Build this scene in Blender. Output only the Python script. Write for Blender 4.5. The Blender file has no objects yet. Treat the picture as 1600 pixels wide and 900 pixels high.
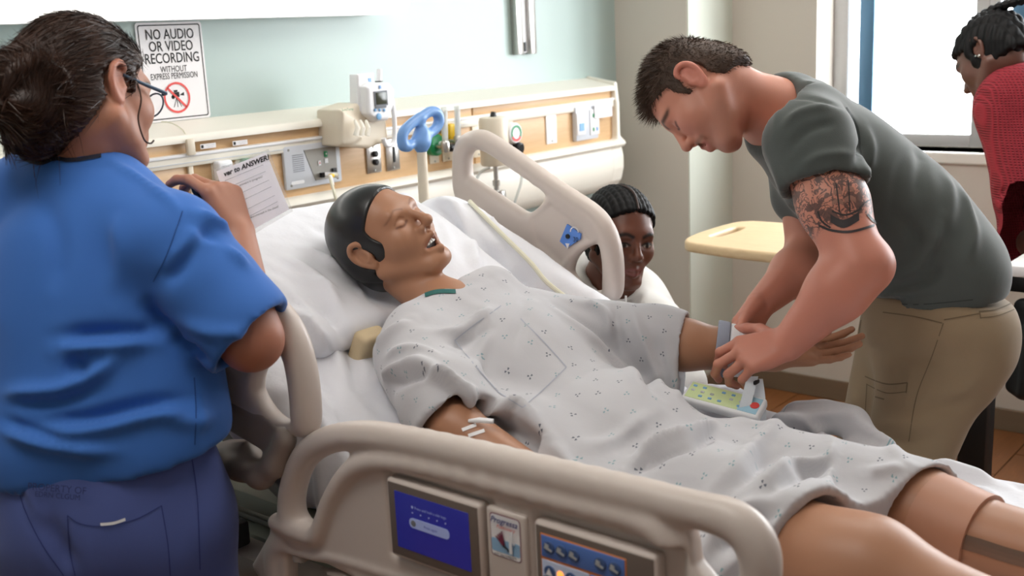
import bpy, bmesh, math, random
import numpy as np
from mathutils import Vector, Matrix
from mathutils.bvhtree import BVHTree
random.seed(7); rng = np.random.default_rng(7)
scene = bpy.context.scene
COL = scene.collection

# ---------------------------------------------------------------- camera
FPX = 1732.0                                   # focal length in pixels of the 1600 px frame
CAM = np.array([0.0, -2.7, 1.6])
_az, _pi, _ro = (math.radians(a) for a in (40.0, 13.0, 2.7))
CW = np.array([math.cos(_az)*math.cos(_pi), math.sin(_az)*math.cos(_pi), -math.sin(_pi)])
_r = np.array([math.sin(_az), -math.cos(_az), 0.0]); _u = np.cross(_r, CW)
CR = _r*math.cos(_ro) - _u*math.sin(_ro); CU = _u*math.cos(_ro) + _r*math.sin(_ro)
cd = bpy.data.cameras.new('camera'); cam = bpy.data.objects.new('camera', cd); COL.objects.link(cam)
cd.sensor_width = 36.0; cd.lens = FPX/1600*36.0; cd.clip_start = 0.05; cd.clip_end = 60
cam.matrix_world = Matrix(((CR[0], CU[0], -CW[0], CAM[0]), (CR[1], CU[1], -CW[1], CAM[1]), (CR[2], CU[2], -CW[2], CAM[2]), (0, 0, 0, 1)))
cd.dof.use_dof = True; cd.dof.focus_distance = 2.3; cd.dof.aperture_fstop = 4.5
scene.camera = cam

def ray(u, v): return CW + CR*((u-800)/FPX) - CU*((v-450)/FPX)
def at(u, v, d): return CAM + ray(u, v)*d
def onx(u, v, X): r = ray(u, v); return CAM + r*((X-CAM[0])/r[0])
def ony(u, v, Y): r = ray(u, v); return CAM + r*((Y-CAM[1])/r[1])
def onz(u, v, Z): r = ray(u, v); return CAM + r*((Z-CAM[2])/r[2])
def proj(p):
    d = np.asarray(p, float) - CAM; z = d @ CW
    return 800 + FPX*(d @ CR)/z, 450 - FPX*(d @ CU)/z

# ---------------------------------------------------------------- world, lights, exposure
w = bpy.data.worlds.new('overcast_daylight'); scene.world = w; w.use_nodes = True
bg = w.node_tree.nodes['Background']; bg.inputs[0].default_value = (0.93, 0.97, 1.0, 1); bg.inputs[1].default_value = 13.0
def area_light(name, loc, rot, sx, sy, power, col=(1, 1, 1), portal=False):
    l = bpy.data.lights.new(name, 'AREA'); l.shape = 'RECTANGLE'; l.size = sx; l.size_y = sy; l.energy = power; l.color = col
    if portal: l.cycles.is_portal = True
    o = bpy.data.objects.new(name, l); COL.objects.link(o); o.location = loc; o.rotation_euler = rot; return o
area_light('window_portal', (4.40, -2.15, 1.75), (0, math.radians(90), 0), 1.5, 2.9, 1, portal=True)
vs = scene.view_settings
vs.view_transform = 'Standard'; vs.look = 'None'; vs.gamma = 1.0; vs.use_curve_mapping = False; vs.exposure = 0.35
scene.cycles.max_bounces = 8; scene.cycles.diffuse_bounces = 4; scene.cycles.transparent_max_bounces = 12
scene.cycles.caustics_reflective = False; scene.cycles.caustics_refractive = False

# ---------------------------------------------------------------- materials
def S(r, g, b, a=1.0):
    f = lambda c: c/12.92 if c <= .04045 else ((c+.055)/1.055)**2.4
    return (f(r/255), f(g/255), f(b/255), a)
class NT:
    def __init__(s, name):
        s.m = bpy.data.materials.new(name); s.m.use_nodes = True; s.t = s.m.node_tree; s.b = s.t.nodes['Principled BSDF']; s.out = s.t.nodes['Material Output']
    def n(s, typ, **kw):
        x = s.t.nodes.new(typ)
        for k, v in kw.items(): setattr(x, k, v)
        return x
    def l(s, a, b): s.t.links.new(a, b)
    def setv(s, sock, v):
        if hasattr(v, 'is_linked') or isinstance(v, bpy.types.NodeSocket): s.l(v, sock)
        else: sock.default_value = v
    def math(s, op, a, b=None, c=None):
        x = s.n('ShaderNodeMath', operation=op); s.setv(x.inputs[0], a)
        if b is not None: s.setv(x.inputs[1], b)
        if c is not None: s.setv(x.inputs[2], c)
        return x.outputs[0]
    def mix(s, f, a, b, bt='MIX'):
        x = s.n('ShaderNodeMix', data_type='RGBA', blend_type=bt); s.setv(x.inputs[0], f); s.setv(x.inputs[6], a); s.setv(x.inputs[7], b); return x.outputs[2]
    def noise(s, scale, detail=3, vec=None, dist=0):
        x = s.n('ShaderNodeTexNoise'); x.inputs['Scale'].default_value = scale; x.inputs['Detail'].default_value = detail; x.inputs['Distortion'].default_value = dist
        s.l(vec if vec is not None else s.co(), x.inputs['Vector']); return x.outputs['Fac']
    def co(s):
        if not hasattr(s, '_co'): s._co = s.n('ShaderNodeTexCoord').outputs['Object']
        return s._co
    def ramp(s, f, stops):
        x = s.n('ShaderNodeValToRGB'); e = x.color_ramp.elements
        while len(e) < len(stops): e.new(.5)
        for k, (p, c) in enumerate(stops): e[k].position = p; e[k].color = c
        s.setv(x.inputs[0], f); return x.outputs[0]
    def bump(s, h, strength=.2, dist=.01, normal=None):
        x = s.n('ShaderNodeBump'); x.inputs['Strength'].default_value = strength; x.inputs['Distance'].default_value = dist; s.l(h, x.inputs['Height'])
        if normal is not None: s.l(normal, x.inputs['Normal'])
        return x.outputs[0]
    def attr(s, name):
        return s.n('ShaderNodeAttribute', attribute_name=name).outputs['Color']
def scl(c, k): return (c[0]*k, c[1]*k, c[2]*k, 1)
MATS = {}
def pm(name, col, rough=.5, metal=0., var=.05, vs=6., bump=0., bs=80., bd=.002, sheen=0., coat=0., sss=0., emit=0., spec=.5, attr=None, stretch=None):
    t = NT(name); b = t.b
    c = S(*col) if max(col) > 1.0 or isinstance(col[0], int) else (*col, 1)
    vec = t.co()
    if stretch:
        mp = t.n('ShaderNodeMapping'); mp.inputs['Scale'].default_value = stretch; t.l(vec, mp.inputs['Vector']); vec = mp.outputs[0]
    base = c
    if attr:
        base = t.attr(attr)
        if var: base = t.mix(t.noise(vs, 4, vec), t.mix(1.0, base, (1-var, 1-var, 1-var, 1), 'MULTIPLY'), t.mix(1.0, base, (1+var, 1+var, 1+var, 1), 'MULTIPLY'))
        t.l(base, b.inputs['Base Color'])
    elif var:
        base = t.mix(t.noise(vs, 4, vec), scl(c, 1-var), scl(c, 1+var)); t.l(base, b.inputs['Base Color'])
    else: b.inputs['Base Color'].default_value = c
    b.inputs['Roughness'].default_value = rough; b.inputs['Metallic'].default_value = metal; b.inputs['Specular IOR Level'].default_value = spec
    if bump: t.l(t.bump(t.noise(bs, 4, vec), bump, bd), b.inputs['Normal'])
    if sheen: b.inputs['Sheen Weight'].default_value = sheen; b.inputs['Sheen Roughness'].default_value = .4
    if coat: b.inputs['Coat Weight'].default_value = coat; b.inputs['Coat Roughness'].default_value = .15
    if sss:
        b.inputs['Subsurface Weight'].default_value = sss; b.inputs['Subsurface Radius'].default_value = (.01, .004, .002); b.inputs['Subsurface Scale'].default_value = 1.0
    if emit:
        b.inputs['Emission Color'].default_value = c; b.inputs['Emission Strength'].default_value = emit
    MATS[name] = t.m; return t.m

# ---------------------------------------------------------------- objects
OFF = {}
def link(o, parent=None):
    COL.objects.link(o)
    if parent is not None: o.parent = parent
    return o
def tag(o, label=None, cat=None, group=None, kind=None):
    if label: o['label'] = label
    if cat: o['category'] = cat
    if group: o['group'] = group
    if kind: o['kind'] = kind
    return o
def thing(name, label, cat, loc, group=None):
    o = bpy.data.objects.new(name, None); COL.objects.link(o); o.location = Vector(loc); o.empty_display_size = .05
    OFF[o.name] = np.array(loc, float); return tag(o, label, cat, group)
def add(name, V, Fc, m, parent=None, smooth=True, loc=None, mats=None, mi=None):
    """one mesh object from world-space vertices"""
    off = OFF[parent.name] if parent is not None else (np.array(loc, float) if loc is not None else np.zeros(3))
    V = np.asarray(V, float) - off
    me = bpy.data.meshes.new(name); me.from_pydata(V.tolist(), [], [list(map(int, f)) for f in Fc] if not isinstance(Fc, np.ndarray) else Fc.tolist())
    if mats:
        for x in mats: me.materials.append(x)
        if mi is not None: me.polygons.foreach_set('material_index', np.asarray(mi, np.int32))
    else: me.materials.append(MATS[m] if isinstance(m, str) else m)
    if smooth: me.polygons.foreach_set('use_smooth', np.ones(len(me.polygons), bool))
    me.update()
    o = bpy.data.objects.new(name, me); COL.objects.link(o)
    if parent is not None: o.parent = parent
    elif loc is not None: o.location = Vector(loc)
    OFF[o.name] = off; return o
def vcol(o, rgb, name='Col'):
    a = o.data.color_attributes.new(name, 'FLOAT_COLOR', 'POINT')
    c = np.ones((len(o.data.vertices), 4), np.float32); c[:, :3] = rgb; a.data.foreach_set('color', c.ravel())
def edgesplit(o, ang=35):
    o.data.set_sharp_from_angle(angle=math.radians(ang)); return o
class MB:
    """collects polygons of one part"""
    def __init__(s): s.V = []; s.F = []
    def addv(s, V, F):
        n = len(s.V); s.V += [tuple(map(float, v)) for v in V]; s.F += [[i+n for i in f] for f in F]; return s
    def box(s, c, size, rot=None, r=0.0, seg=2):
        bm = bmesh.new(); bmesh.ops.create_cube(bm, size=1.0)
        for v in bm.verts: v.co = Vector((v.co.x*size[0], v.co.y*size[1], v.co.z*size[2]))
        if r > 0: bmesh.ops.bevel(bm, geom=list(bm.edges), offset=min(r, min(size)*.49), segments=seg, profile=.5, affect='EDGES')
        bm.verts.index_update()
        V = np.array([v.co[:] for v in bm.verts]); F = [[v.index for v in f.verts] for f in bm.faces]; bm.free()
        if rot is not None: V = V @ np.asarray(rot).T
        return s.addv(V + np.asarray(c), F)
    def box2(s, lo, hi, r=0.0, seg=2):
        lo, hi = np.array(lo, float), np.array(hi, float); return s.box((lo+hi)/2, np.abs(hi-lo), None, r, seg)
    def tube(s, P, r, seg=10, cap=True, sx=1.0, closed=False):
        P = np.asarray(P, float); n = len(P); R = np.broadcast_to(np.asarray(r, float), (n,))
        T = np.zeros_like(P)
        if closed: T = np.roll(P, -1, 0) - np.roll(P, 1, 0)
        else: T[1:-1] = P[2:] - P[:-2]; T[0] = P[1]-P[0]; T[-1] = P[-1]-P[-2]
        T /= np.linalg.norm(T, axis=1)[:, None] + 1e-12
        up = np.array([0, 0, 1.]) if abs(T[0][2]) < .9 else np.array([1., 0, 0])
        V = []; a = np.linspace(0, 2*np.pi, seg, endpoint=False)
        for i in range(n):
            x = up - up@T[i]*T[i]; x /= np.linalg.norm(x)+1e-12; up = x; y = np.cross(T[i], x)
            V += list(P[i] + R[i]*(np.cos(a)[:, None]*x*sx + np.sin(a)[:, None]*y))
        F = []
        for i in range(n if closed else n-1):
            k = (i+1) % n
            for j in range(seg): F.append([i*seg+j, i*seg+(j+1) % seg, k*seg+(j+1) % seg, k*seg+j])
        if cap and not closed: F.append(list(range(seg))[::-1]); F.append([(n-1)*seg+j for j in range(seg)])
        return s.addv(V, F)
    def lathe(s, prof, o, axis=(0, 0, 1), seg=24):
        ax = np.array(axis, float); ax /= np.linalg.norm(ax); x = np.cross(ax, [0.3, .9, .1]); x /= np.linalg.norm(x); y = np.cross(ax, x)
        a = np.linspace(0, 2*np.pi, seg, endpoint=False); V = []
        for r, h in prof: V += list(np.asarray(o) + ax*h + max(r, 1e-5)*(np.cos(a)[:, None]*x + np.sin(a)[:, None]*y))
        n = len(prof); F = [[i*seg+j, i*seg+(j+1) % seg, (i+1)*seg+(j+1) % seg, (i+1)*seg+j] for i in range(n-1) for j in range(seg)]
        F.append(list(range(seg))[::-1]); F.append([(n-1)*seg+j for j in range(seg)]); return s.addv(V, F)
    def prism(s, pts, o, ex, ey, h):
        """outline in the plane (o, ex, ey), thickness h along ex x ey"""
        ex, ey = np.array(ex, float), np.array(ey, float); nz = np.cross(ex, ey); nz /= np.linalg.norm(nz); n = len(pts)
        B = [np.asarray(o) + ex*p[0] + ey*p[1] for p in pts]; T = [b + nz*h for b in B]
        F = [list(range(n))[::-1], list(range(n, 2*n))] + [[i, (i+1) % n, (i+1) % n + n, i+n] for i in range(n)]
        return s.addv(B+T, F)
    def build(s, name, m, parent=None, smooth=True, ang=35, loc=None):
        o = add(name, s.V, s.F, m, parent, smooth, loc)
        if smooth: edgesplit(o, ang)
        return o
def rrect(w, h, r, n=5, cx=0, cy=0):
    P = []
    for sx, sy, a0 in ((1, 1, 0), (-1, 1, 90), (-1, -1, 180), (1, -1, 270)):
        for k in range(n+1):
            a = math.radians(a0 + 90*k/n); P.append((cx + sx*(w/2-r) + r*math.cos(a), cy + sy*(h/2-r) + r*math.sin(a)))
    return P
def circ(r, n=20, cx=0, cy=0, ry=None): return [(cx + r*math.cos(2*math.pi*k/n), cy + (ry or r)*math.sin(2*math.pi*k/n)) for k in range(n)]
def spline(P, n=8, closed=False):
    P = np.asarray(P, float); m = len(P); out = []
    for i in range(m if closed else m-1):
        if closed: p0, p1, p2, p3 = P[(i-1) % m], P[i], P[(i+1) % m], P[(i+2) % m]
        else: p0, p1, p2, p3 = P[max(i-1, 0)], P[i], P[i+1], P[min(i+2, m-1)]
        for t in np.linspace(0, 1, n, endpoint=False):
            out.append(.5*((2*p1) + (-p0+p2)*t + (2*p0-5*p1+4*p2-p3)*t*t + (-p0+3*p1-3*p2+p3)*t**3))
    if not closed: out.append(P[-1])
    return np.array(out)
def text(name, body, o, ex, ey, size, m, parent, depth=.0006, align='CENTER', sx=1.0, shear=0.0, bold=0.0):
    cu = bpy.data.curves.new(name, 'FONT'); cu.body = body; cu.size = size; cu.align_x = align; cu.align_y = 'CENTER'; cu.extrude = 0; cu.shear = shear; cu.offset = bold; cu.resolution_u = 3
    ob = bpy.data.objects.new('tmp_lettering', cu); COL.objects.link(ob)
    me = ob.to_mesh(); V = np.array([v.co[:] for v in me.vertices]); F = [list(p.vertices) for p in me.polygons]; ob.to_mesh_clear()
    bpy.data.objects.remove(ob); bpy.data.curves.remove(cu)
    ex, ey = np.array(ex, float), np.array(ey, float); nz = np.cross(ex, ey)
    W = np.asarray(o) + V[:, :1]*sx*ex + V[:, 1:2]*ey + nz*depth
    return add(name, W, F, m, parent, False)

# ---------------------------------------------------------------- implicit surfaces
def _a(p): return np.asarray(p, np.float32)
class Field:
    """signed distance samples on a rectilinear grid; fine = [(axis, lo, hi, step)]"""
    def __init__(s, lo, hi, h, fine=()):
        s.ax = []
        for k in range(3):
            x = float(lo[k]); xs = [x]
            rs = [(a, b, st) for (ax, a, b, st) in fine if ax == k]
            while x < hi[k]:
                st = min([h] + [q for a, b, q in rs if a-.004 <= x <= b])
                for a, b, q in rs:
                    if x < a-.004 < x+st: st = max(a-.004-x+1e-4, q)
                x += st; xs.append(x)
            s.ax.append(np.array(xs, np.float32))
        s.D = np.full([len(a) for a in s.ax], 1.0, np.float32); s.h = h
    def box(s, lo, hi, mgn):
        sl = []
        for k in range(3):
            i = int(np.searchsorted(s.ax[k], lo[k]-mgn)); j = int(np.searchsorted(s.ax[k], hi[k]+mgn)); sl.append(slice(max(i-1, 0), min(j+1, len(s.ax[k]))))
        g = [s.ax[k][sl[k]] for k in range(3)]
        return tuple(sl), g[0][:, None, None], g[1][None, :, None], g[2][None, None, :]
    def put(s, sl, d, k, op):
        A = s.D[sl]
        if A.size == 0: return
        if op == 'u':
            if k > 0: hh = np.maximum(k-np.abs(A-d), 0); s.D[sl] = np.minimum(A, d) - hh*hh*(.25/k)
            else: s.D[sl] = np.minimum(A, d)
        elif op == 's':
            d = -d
            if k > 0: hh = np.maximum(k-np.abs(A-d), 0); s.D[sl] = np.maximum(A, d) + hh*hh*(.25/k)
            else: s.D[sl] = np.maximum(A, d)
        elif op == 'i':
            s.D[sl] = np.maximum(A, d)
    def rc(s, a, b, ra, rb=None, k=.02, op='u', flat=None):
        """tapered capsule; flat=(dir, f) squeezes the section along dir by f"""
        rb = ra if rb is None else rb; a, b = _a(a), _a(b); m = max(ra, rb)
        sl, X, Y, Z = s.box(np.minimum(a, b)-m, np.maximum(a, b)+m, k+2*s.h)
        ba = b-a; L = float(ba@ba)+1e-12; px, py, pz = X-a[0], Y-a[1], Z-a[2]
        t = np.clip((px*ba[0]+py*ba[1]+pz*ba[2])/L, 0, 1)
        qx, qy, qz = px-t*ba[0], py-t*ba[1], pz-t*ba[2]; q2 = qx*qx+qy*qy+qz*qz
        if flat is not None:
            n = _a(flat[0]); n = n/np.linalg.norm(n); f = flat[1]; qn = qx*n[0]+qy*n[1]+qz*n[2]
            d = np.sqrt(q2 + qn*qn*(1/f**2-1)) - (ra+(rb-ra)*t)
            d = d*(f if f < 1 else 1.0)**.5
        else: d = np.sqrt(q2) - (ra+(rb-ra)*t)
        s.put(sl, d, k, op)
    def chain(s, P, R, k=.02, op='u', flat=None):
        for i in range(len(P)-1): s.rc(P[i], P[i+1], R[i], R[i+1], k, op, flat)
    def ell(s, c, r, M=None, k=.02, op='u'):
        c, r = _a(c), _a(r); M = np.eye(3, dtype=np.float32) if M is None else _a(M); ext = np.sqrt(((M*r[None, :])**2).sum(1))
        sl, X, Y, Z = s.box(c-ext, c+ext, k+2*s.h); px, py, pz = X-c[0], Y-c[1], Z-c[2]
        l = [(px*M[0, i]+py*M[1, i]+pz*M[2, i])/r[i] for i in range(3)]
        k0 = np.sqrt(l[0]**2+l[1]**2+l[2]**2); k1 = np.sqrt((l[0]/r[0])**2+(l[1]/r[1])**2+(l[2]/r[2])**2)+1e-9
        s.put(sl, k0*(k0-1)/k1, k, op)
    def rbox(s, c, hs, r, M=None, k=.01, op='u'):
        c, hs = _a(c), _a(hs); M = np.eye(3, dtype=np.float32) if M is None else _a(M); ext = np.sqrt(((M*hs[None, :])**2).sum(1)) + (np.abs(M)*hs[None, :]).sum(1)*0.5
        sl, X, Y, Z = s.box(c-ext, c+ext, k+2*s.h+.02); px, py, pz = X-c[0], Y-c[1], Z-c[2]
        q = [np.abs(px*M[0, i]+py*M[1, i]+pz*M[2, i])-(hs[i]-r) for i in range(3)]
        d = np.sqrt(sum(np.maximum(x, 0)**2 for x in q)) + np.minimum(np.maximum(np.maximum(q[0], q[1]), q[2]), 0) - r
        s.put(sl, d, k, op)
    def half(s, p, n, lo=None, hi=None, k=0., op='s'):
        """op 's' removes the side n points to, inside the box lo..hi"""
        n = _a(n); n = n/np.linalg.norm(n); p = _a(p)
        lo = [a[0] for a in s.ax] if lo is None else lo; hi = [a[-1] for a in s.ax] if hi is None else hi
        sl, X, Y, Z = s.box(_a(lo), _a(hi), 0)
        d = (X-p[0])*n[0]+(Y-p[1])*n[1]+(Z-p[2])*n[2]; s.put(sl, -d if op == 's' else d, k, op)
    def poly(s, pts, o, ex, ey, half_t, r, k=.01, op='u'):
        """rounded slab: polygon in the plane (o, ex, ey), half thickness half_t"""
        ex, ey, o = _a(ex), _a(ey), _a(o); n = np.cross(ex, ey); Q = np.array(pts, np.float32)
        W = np.array([o+ex*p[0]+ey*p[1]+n*sg*half_t for p in Q for sg in (-1, 1)])
        sl, X, Y, Z = s.box(W.min(0), W.max(0), k+2*s.h+.01); px, py, pz = X-o[0], Y-o[1], Z-o[2]
        a = (px*ex[0]+py*ex[1]+pz*ex[2])+0*pz; b = (px*ey[0]+py*ey[1]+pz*ey[2]); c = (px*n[0]+py*n[1]+pz*n[2])
        a, b, c = np.broadcast_arrays(a, b, c); d2 = np.full(a.shape, 9., np.float32); ins = np.zeros(a.shape, bool)
        for i in range(len(Q)):
            p, q = Q[i], Q[(i+1) % len(Q)]; e = q-p; wx, wy = a-p[0], b-p[1]; t = np.clip((wx*e[0]+wy*e[1])/(e@e+1e-12), 0, 1)
            d2 = np.minimum(d2, (wx-t*e[0])**2+(wy-t*e[1])**2)
            cr = (p[1] > b) != (q[1] > b)
            if abs(e[1]) > 1e-9: ins ^= cr & (a < e[0]*(b-p[1])/e[1]+p[0])
        d = np.sqrt(d2)*np.where(ins, -1, 1)+r; w = np.abs(c)-half_t+r
        d = np.minimum(np.maximum(d, w), 0)+np.sqrt(np.maximum(d, 0)**2+np.maximum(w, 0)**2)-r
        s.put(sl, d.astype(np.float32), k, op)
    def mesh(s, smooth=1, lam=.5):
        D = s.D; ins = D < 0; nx, ny, nz = D.shape
        cnt = np.zeros((nx-1, ny-1, nz-1), np.int8)
        for i in (0, 1):
            for j in (0, 1):
                for k in (0, 1): cnt += ins[i:nx-1+i, j:ny-1+j, k:nz-1+k]
        act = np.argwhere((cnt > 0) & (cnt < 8)); idx = np.full(cnt.shape, -1, np.int32); idx[tuple(act.T)] = np.arange(len(act))
        I, J, K = act.T; cs = [(i, j, k) for i in (0, 1) for j in (0, 1) for k in (0, 1)]
        val = np.stack([D[I+i, J+j, K+k] for i, j, k in cs], 1); P = np.zeros((len(act), 3)); n = np.zeros(len(act))
        cp = np.array(cs, float)
        for a in range(8):
            for b in range(a+1, 8):
                if np.abs(cp[a]-cp[b]).sum() != 1: continue
                m = (val[:, a] < 0) != (val[:, b] < 0); va, vb = val[m, a], val[m, b]; t = va/(va-vb)
                P[m] += cp[a]+(cp[b]-cp[a])*t[:, None]; n[m] += 1
        P /= n[:, None]
        V = np.stack([s.ax[k][act[:, k]]+P[:, k]*(s.ax[k][act[:, k]+1]-s.ax[k][act[:, k]]) for k in range(3)], 1)
        Fq = []
        for axis in range(3):
            sh = [nx, ny, nz]; sl0 = [slice(1, -1)]*3; sl0[axis] = slice(0, -1); sl1 = list(sl0); sl1[axis] = slice(1, None)
            a0 = ins[tuple(sl0)]; a1 = ins[tuple(sl1)]; e = np.argwhere(a0 != a1)
            flip = a0[tuple(e.T)]; e = e.copy()
            o1, o2 = [(1, 2), (2, 0), (0, 1)][axis]
            for k in range(3):
                if k != axis: e[:, k] += 1
            def c(d1, d2):
                q = e.copy(); q[:, o1] -= d1; q[:, o2] -= d2; return idx[tuple(q.T)]
            q = np.stack([c(1, 1), c(0, 1), c(0, 0), c(1, 0)], 1); q[~flip] = q[~flip][:, ::-1]; Fq.append(q)
        Fq = np.concatenate(Fq); Fq = Fq[(Fq >= 0).all(1)]
        for _ in range(smooth): V = lap(V, Fq, lam)
        return V, Fq
def lap(V, F, lam=.5):
    acc = np.zeros_like(V); n = np.zeros(len(V))
    for a in range(4):
        i, j = F[:, a], F[:, (a+1) % 4]
        for k in range(3): acc[:, k] += np.bincount(i, V[j, k], len(V)) + np.bincount(j, V[i, k], len(V))
        n += np.bincount(i, minlength=len(V)) + np.bincount(j, minlength=len(V))
    return V + lam*(acc/np.maximum(n, 1)[:, None]-V)
def normals(V, F):
    fn = np.cross(V[F[:, 2]]-V[F[:, 0]], V[F[:, 3]]-V[F[:, 1]]); N = np.zeros_like(V)
    for a in range(4):
        for k in range(3): N[:, k] += np.bincount(F[:, a], fn[:, k], len(V))
    return N/(np.linalg.norm(N, axis=1)[:, None]+1e-12)
def segdist(V, P):
    """distance of every vertex to a polyline"""
    d = np.full(len(V), 9.)
    for a, b in zip(P[:-1], P[1:]):
        e = b-a; t = np.clip((V-a)@e/(e@e+1e-12), 0, 1); d = np.minimum(d, np.linalg.norm(V-a-t[:, None]*e, axis=1))
    return d
def folds(V, F, lines, avgN=4):
    """cloth folds: (sight lines that meet the cloth, width m, height m) -> ridges (+) and creases (-)"""
    bvh = BVHTree.FromPolygons(V.tolist(), F.tolist()); N = normals(V, F)
    for _ in range(avgN): N = lap(N, F, .6)
    N /= np.linalg.norm(N, axis=1)[:, None]+1e-9; D = np.zeros(len(V))
    for pts, wd, h in lines:
        P = []
        pp = spline(np.array(pts, float), 5) if len(pts) > 2 else np.linspace(pts[0], pts[-1], 6)
        for u, v in pp:
            hit = bvh.ray_cast(Vector(CAM), Vector(ray(u, v)).normalized())
            if hit[0] is not None: P.append(np.array(hit[0]))
        if len(P) < 2: continue
        lo, hi = np.min(P, 0)-3*wd, np.max(P, 0)+3*wd; m = ((V > lo) & (V < hi)).all(1)
        if not m.any(): continue
        P = np.array(P); d = segdist(V[m], P)
        # fade out towards both ends
        L = np.linalg.norm(V[m]-P[0], axis=1); E = np.linalg.norm(V[m]-P[-1], axis=1); tot = np.linalg.norm(np.diff(P, axis=0), axis=1).sum()+1e-6
        fade = np.clip(np.minimum(L, E)/(.25*tot), .15, 1)
        D[m] += h*np.exp(-(d/wd)**2)*fade
    V = V + N*D[:, None]
    for _ in range(4): V = lap(V, F, .5)
    return V
def vnoise(V, sc, seed=0, oct=2):
    """cheap smooth value noise in -1..1"""
    r = np.zeros(len(V)); a = 1.0; tot = 0
    for o in range(oct):
        p = V*sc*(2**o)+seed*17.3; i = np.floor(p).astype(np.int64); f = p-i; f = f*f*(3-2*f)
        def hsh(x, y, z):
            n = (x*374761393+y*668265263+z*2147483647+seed*1274126177) & 0xffffffff; n = ((n ^ (n >> 13))*1274126177) & 0xffffffff; return ((n ^ (n >> 16)) & 0xffff)/32767.5-1
        c = 0
        for dx in (0, 1):
            for dy in (0, 1):
                for dz in (0, 1):
                    c = c+hsh(i[:, 0]+dx, i[:, 1]+dy, i[:, 2]+dz)*(f[:, 0] if dx else 1-f[:, 0])*(f[:, 1] if dy else 1-f[:, 1])*(f[:, 2] if dz else 1-f[:, 2])
        r += a*c; tot += a; a *= .5
    return r/tot
def frame(F, U):
    """columns: person's right, forward, up"""
    F = np.array(F, float); F /= np.linalg.norm(F); U = np.array(U, float); U -= U@F*F; U /= np.linalg.norm(U); return np.stack([np.cross(F, U), F, U], 1)
# ---------------------------------------------------------------- plain materials
pm('teal_paint', (172, 190, 186), .35, var=.03, vs=1.5, bump=.05, bs=300)
pm('beige_paint', (206, 198, 188), .6, var=.03, vs=1.2, bump=.06, bs=250)
pm('white_paint', (226, 224, 219), .7, var=.02, vs=2)
pm('pale_green_face', (205, 210, 198), .45, var=.02, vs=2)
pm('sill_white', (235, 233, 226), .35, var=.02)
pm('window_frame_grey', (196, 198, 198), .4, var=.02)
pm('window_frame_blue', (92, 132, 164), .35, metal=.3, var=.04)
pm('baseboard_brown', (122, 104, 84), .55, var=.08, vs=5, stretch=(1, 1, 10))
pm('cream_plastic', (236, 231, 219), .4, var=.02, vs=3)
pm('ivory_plastic', (226, 215, 196), .42, var=.03, vs=3)
pm('white_plastic', (236, 237, 240), .35, var=.02, vs=4)
pm('grey_white_plastic', (206, 210, 218), .38, var=.02, vs=4)
pm('paper_white', (240, 238, 240), .8, var=.015)
pm('steel', (190, 188, 184), .28, metal=.9, var=.05, vs=20, stretch=(1, 1, 8))
pm('dull_metal', (150, 148, 142), .4, metal=.25, var=.06)
pm('black_plastic', (22, 22, 24), .4, var=.05)
pm('ink_black', (20, 20, 22), .7, var=0)
pm('ink_grey', (120, 124, 132), .7, var=0)
pm('sign_red', (226, 78, 74), .5, var=0)
pm('green_plastic', (24, 138, 84), .35, var=.04)
pm('yellow_plastic', (244, 200, 32), .4, var=.04)
pm('blue_handle', (112, 156, 214), .35, var=.03, vs=10)
pm('screen_dark', (62, 66, 54), .2, var=.05)
pm('blue_key', (120, 170, 214), .4, var=0)
t = NT('clear_bluish'); tr = t.n('ShaderNodeBsdfTransparent'); t.b.inputs['Base Color'].default_value = S(222, 230, 230); t.b.inputs['Roughness'].default_value = .1; mx = t.n('ShaderNodeMixShader'); mx.inputs[0].default_value = .5; t.l(tr.outputs[0], mx.inputs[1]); t.l(t.b.outputs[0], mx.inputs[2]); t.l(mx.outputs[0], t.out.inputs[0]); MATS['clear_bluish'] = t.m
pm('pale_tube', (225, 222, 200), .3, var=.02)
# woods
def wood(name, c1, c2, sc=(1.2, 12, 12), rough=.45, ring=6):
    t = NT(name); mp = t.n('ShaderNodeMapping'); mp.inputs['Scale'].default_value = sc; t.l(t.co(), mp.inputs['Vector'])
    f = t.noise(ring, 5, mp.outputs[0], .6); g = t.noise(ring*6, 3, mp.outputs[0])
    col = t.mix(t.math('ADD', t.math('MULTIPLY', f, .75), t.math('MULTIPLY', g, .25)), S(*c1), S(*c2)); t.l(col, t.b.inputs['Base Color'])
    t.b.inputs['Roughness'].default_value = rough; t.l(t.bump(f, .08, .001), t.b.inputs['Normal']); MATS[name] = t.m
wood('maple_laminate', (190, 150, 106), (226, 190, 146))
wood('table_maple', (206, 176, 132), (232, 208, 170), (10, 1.5, 10))
for k, (a, b) in enumerate((((110, 66, 34), (158, 102, 58)), ((122, 76, 40), (170, 114, 66)), ((98, 60, 32), (144, 92, 54)))):
    wood('floor_wood_%d' % k, a, b, (1.5, 14, 14), .38)
pm('floor_joint', (58, 38, 24), .7, var=.1)
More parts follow.
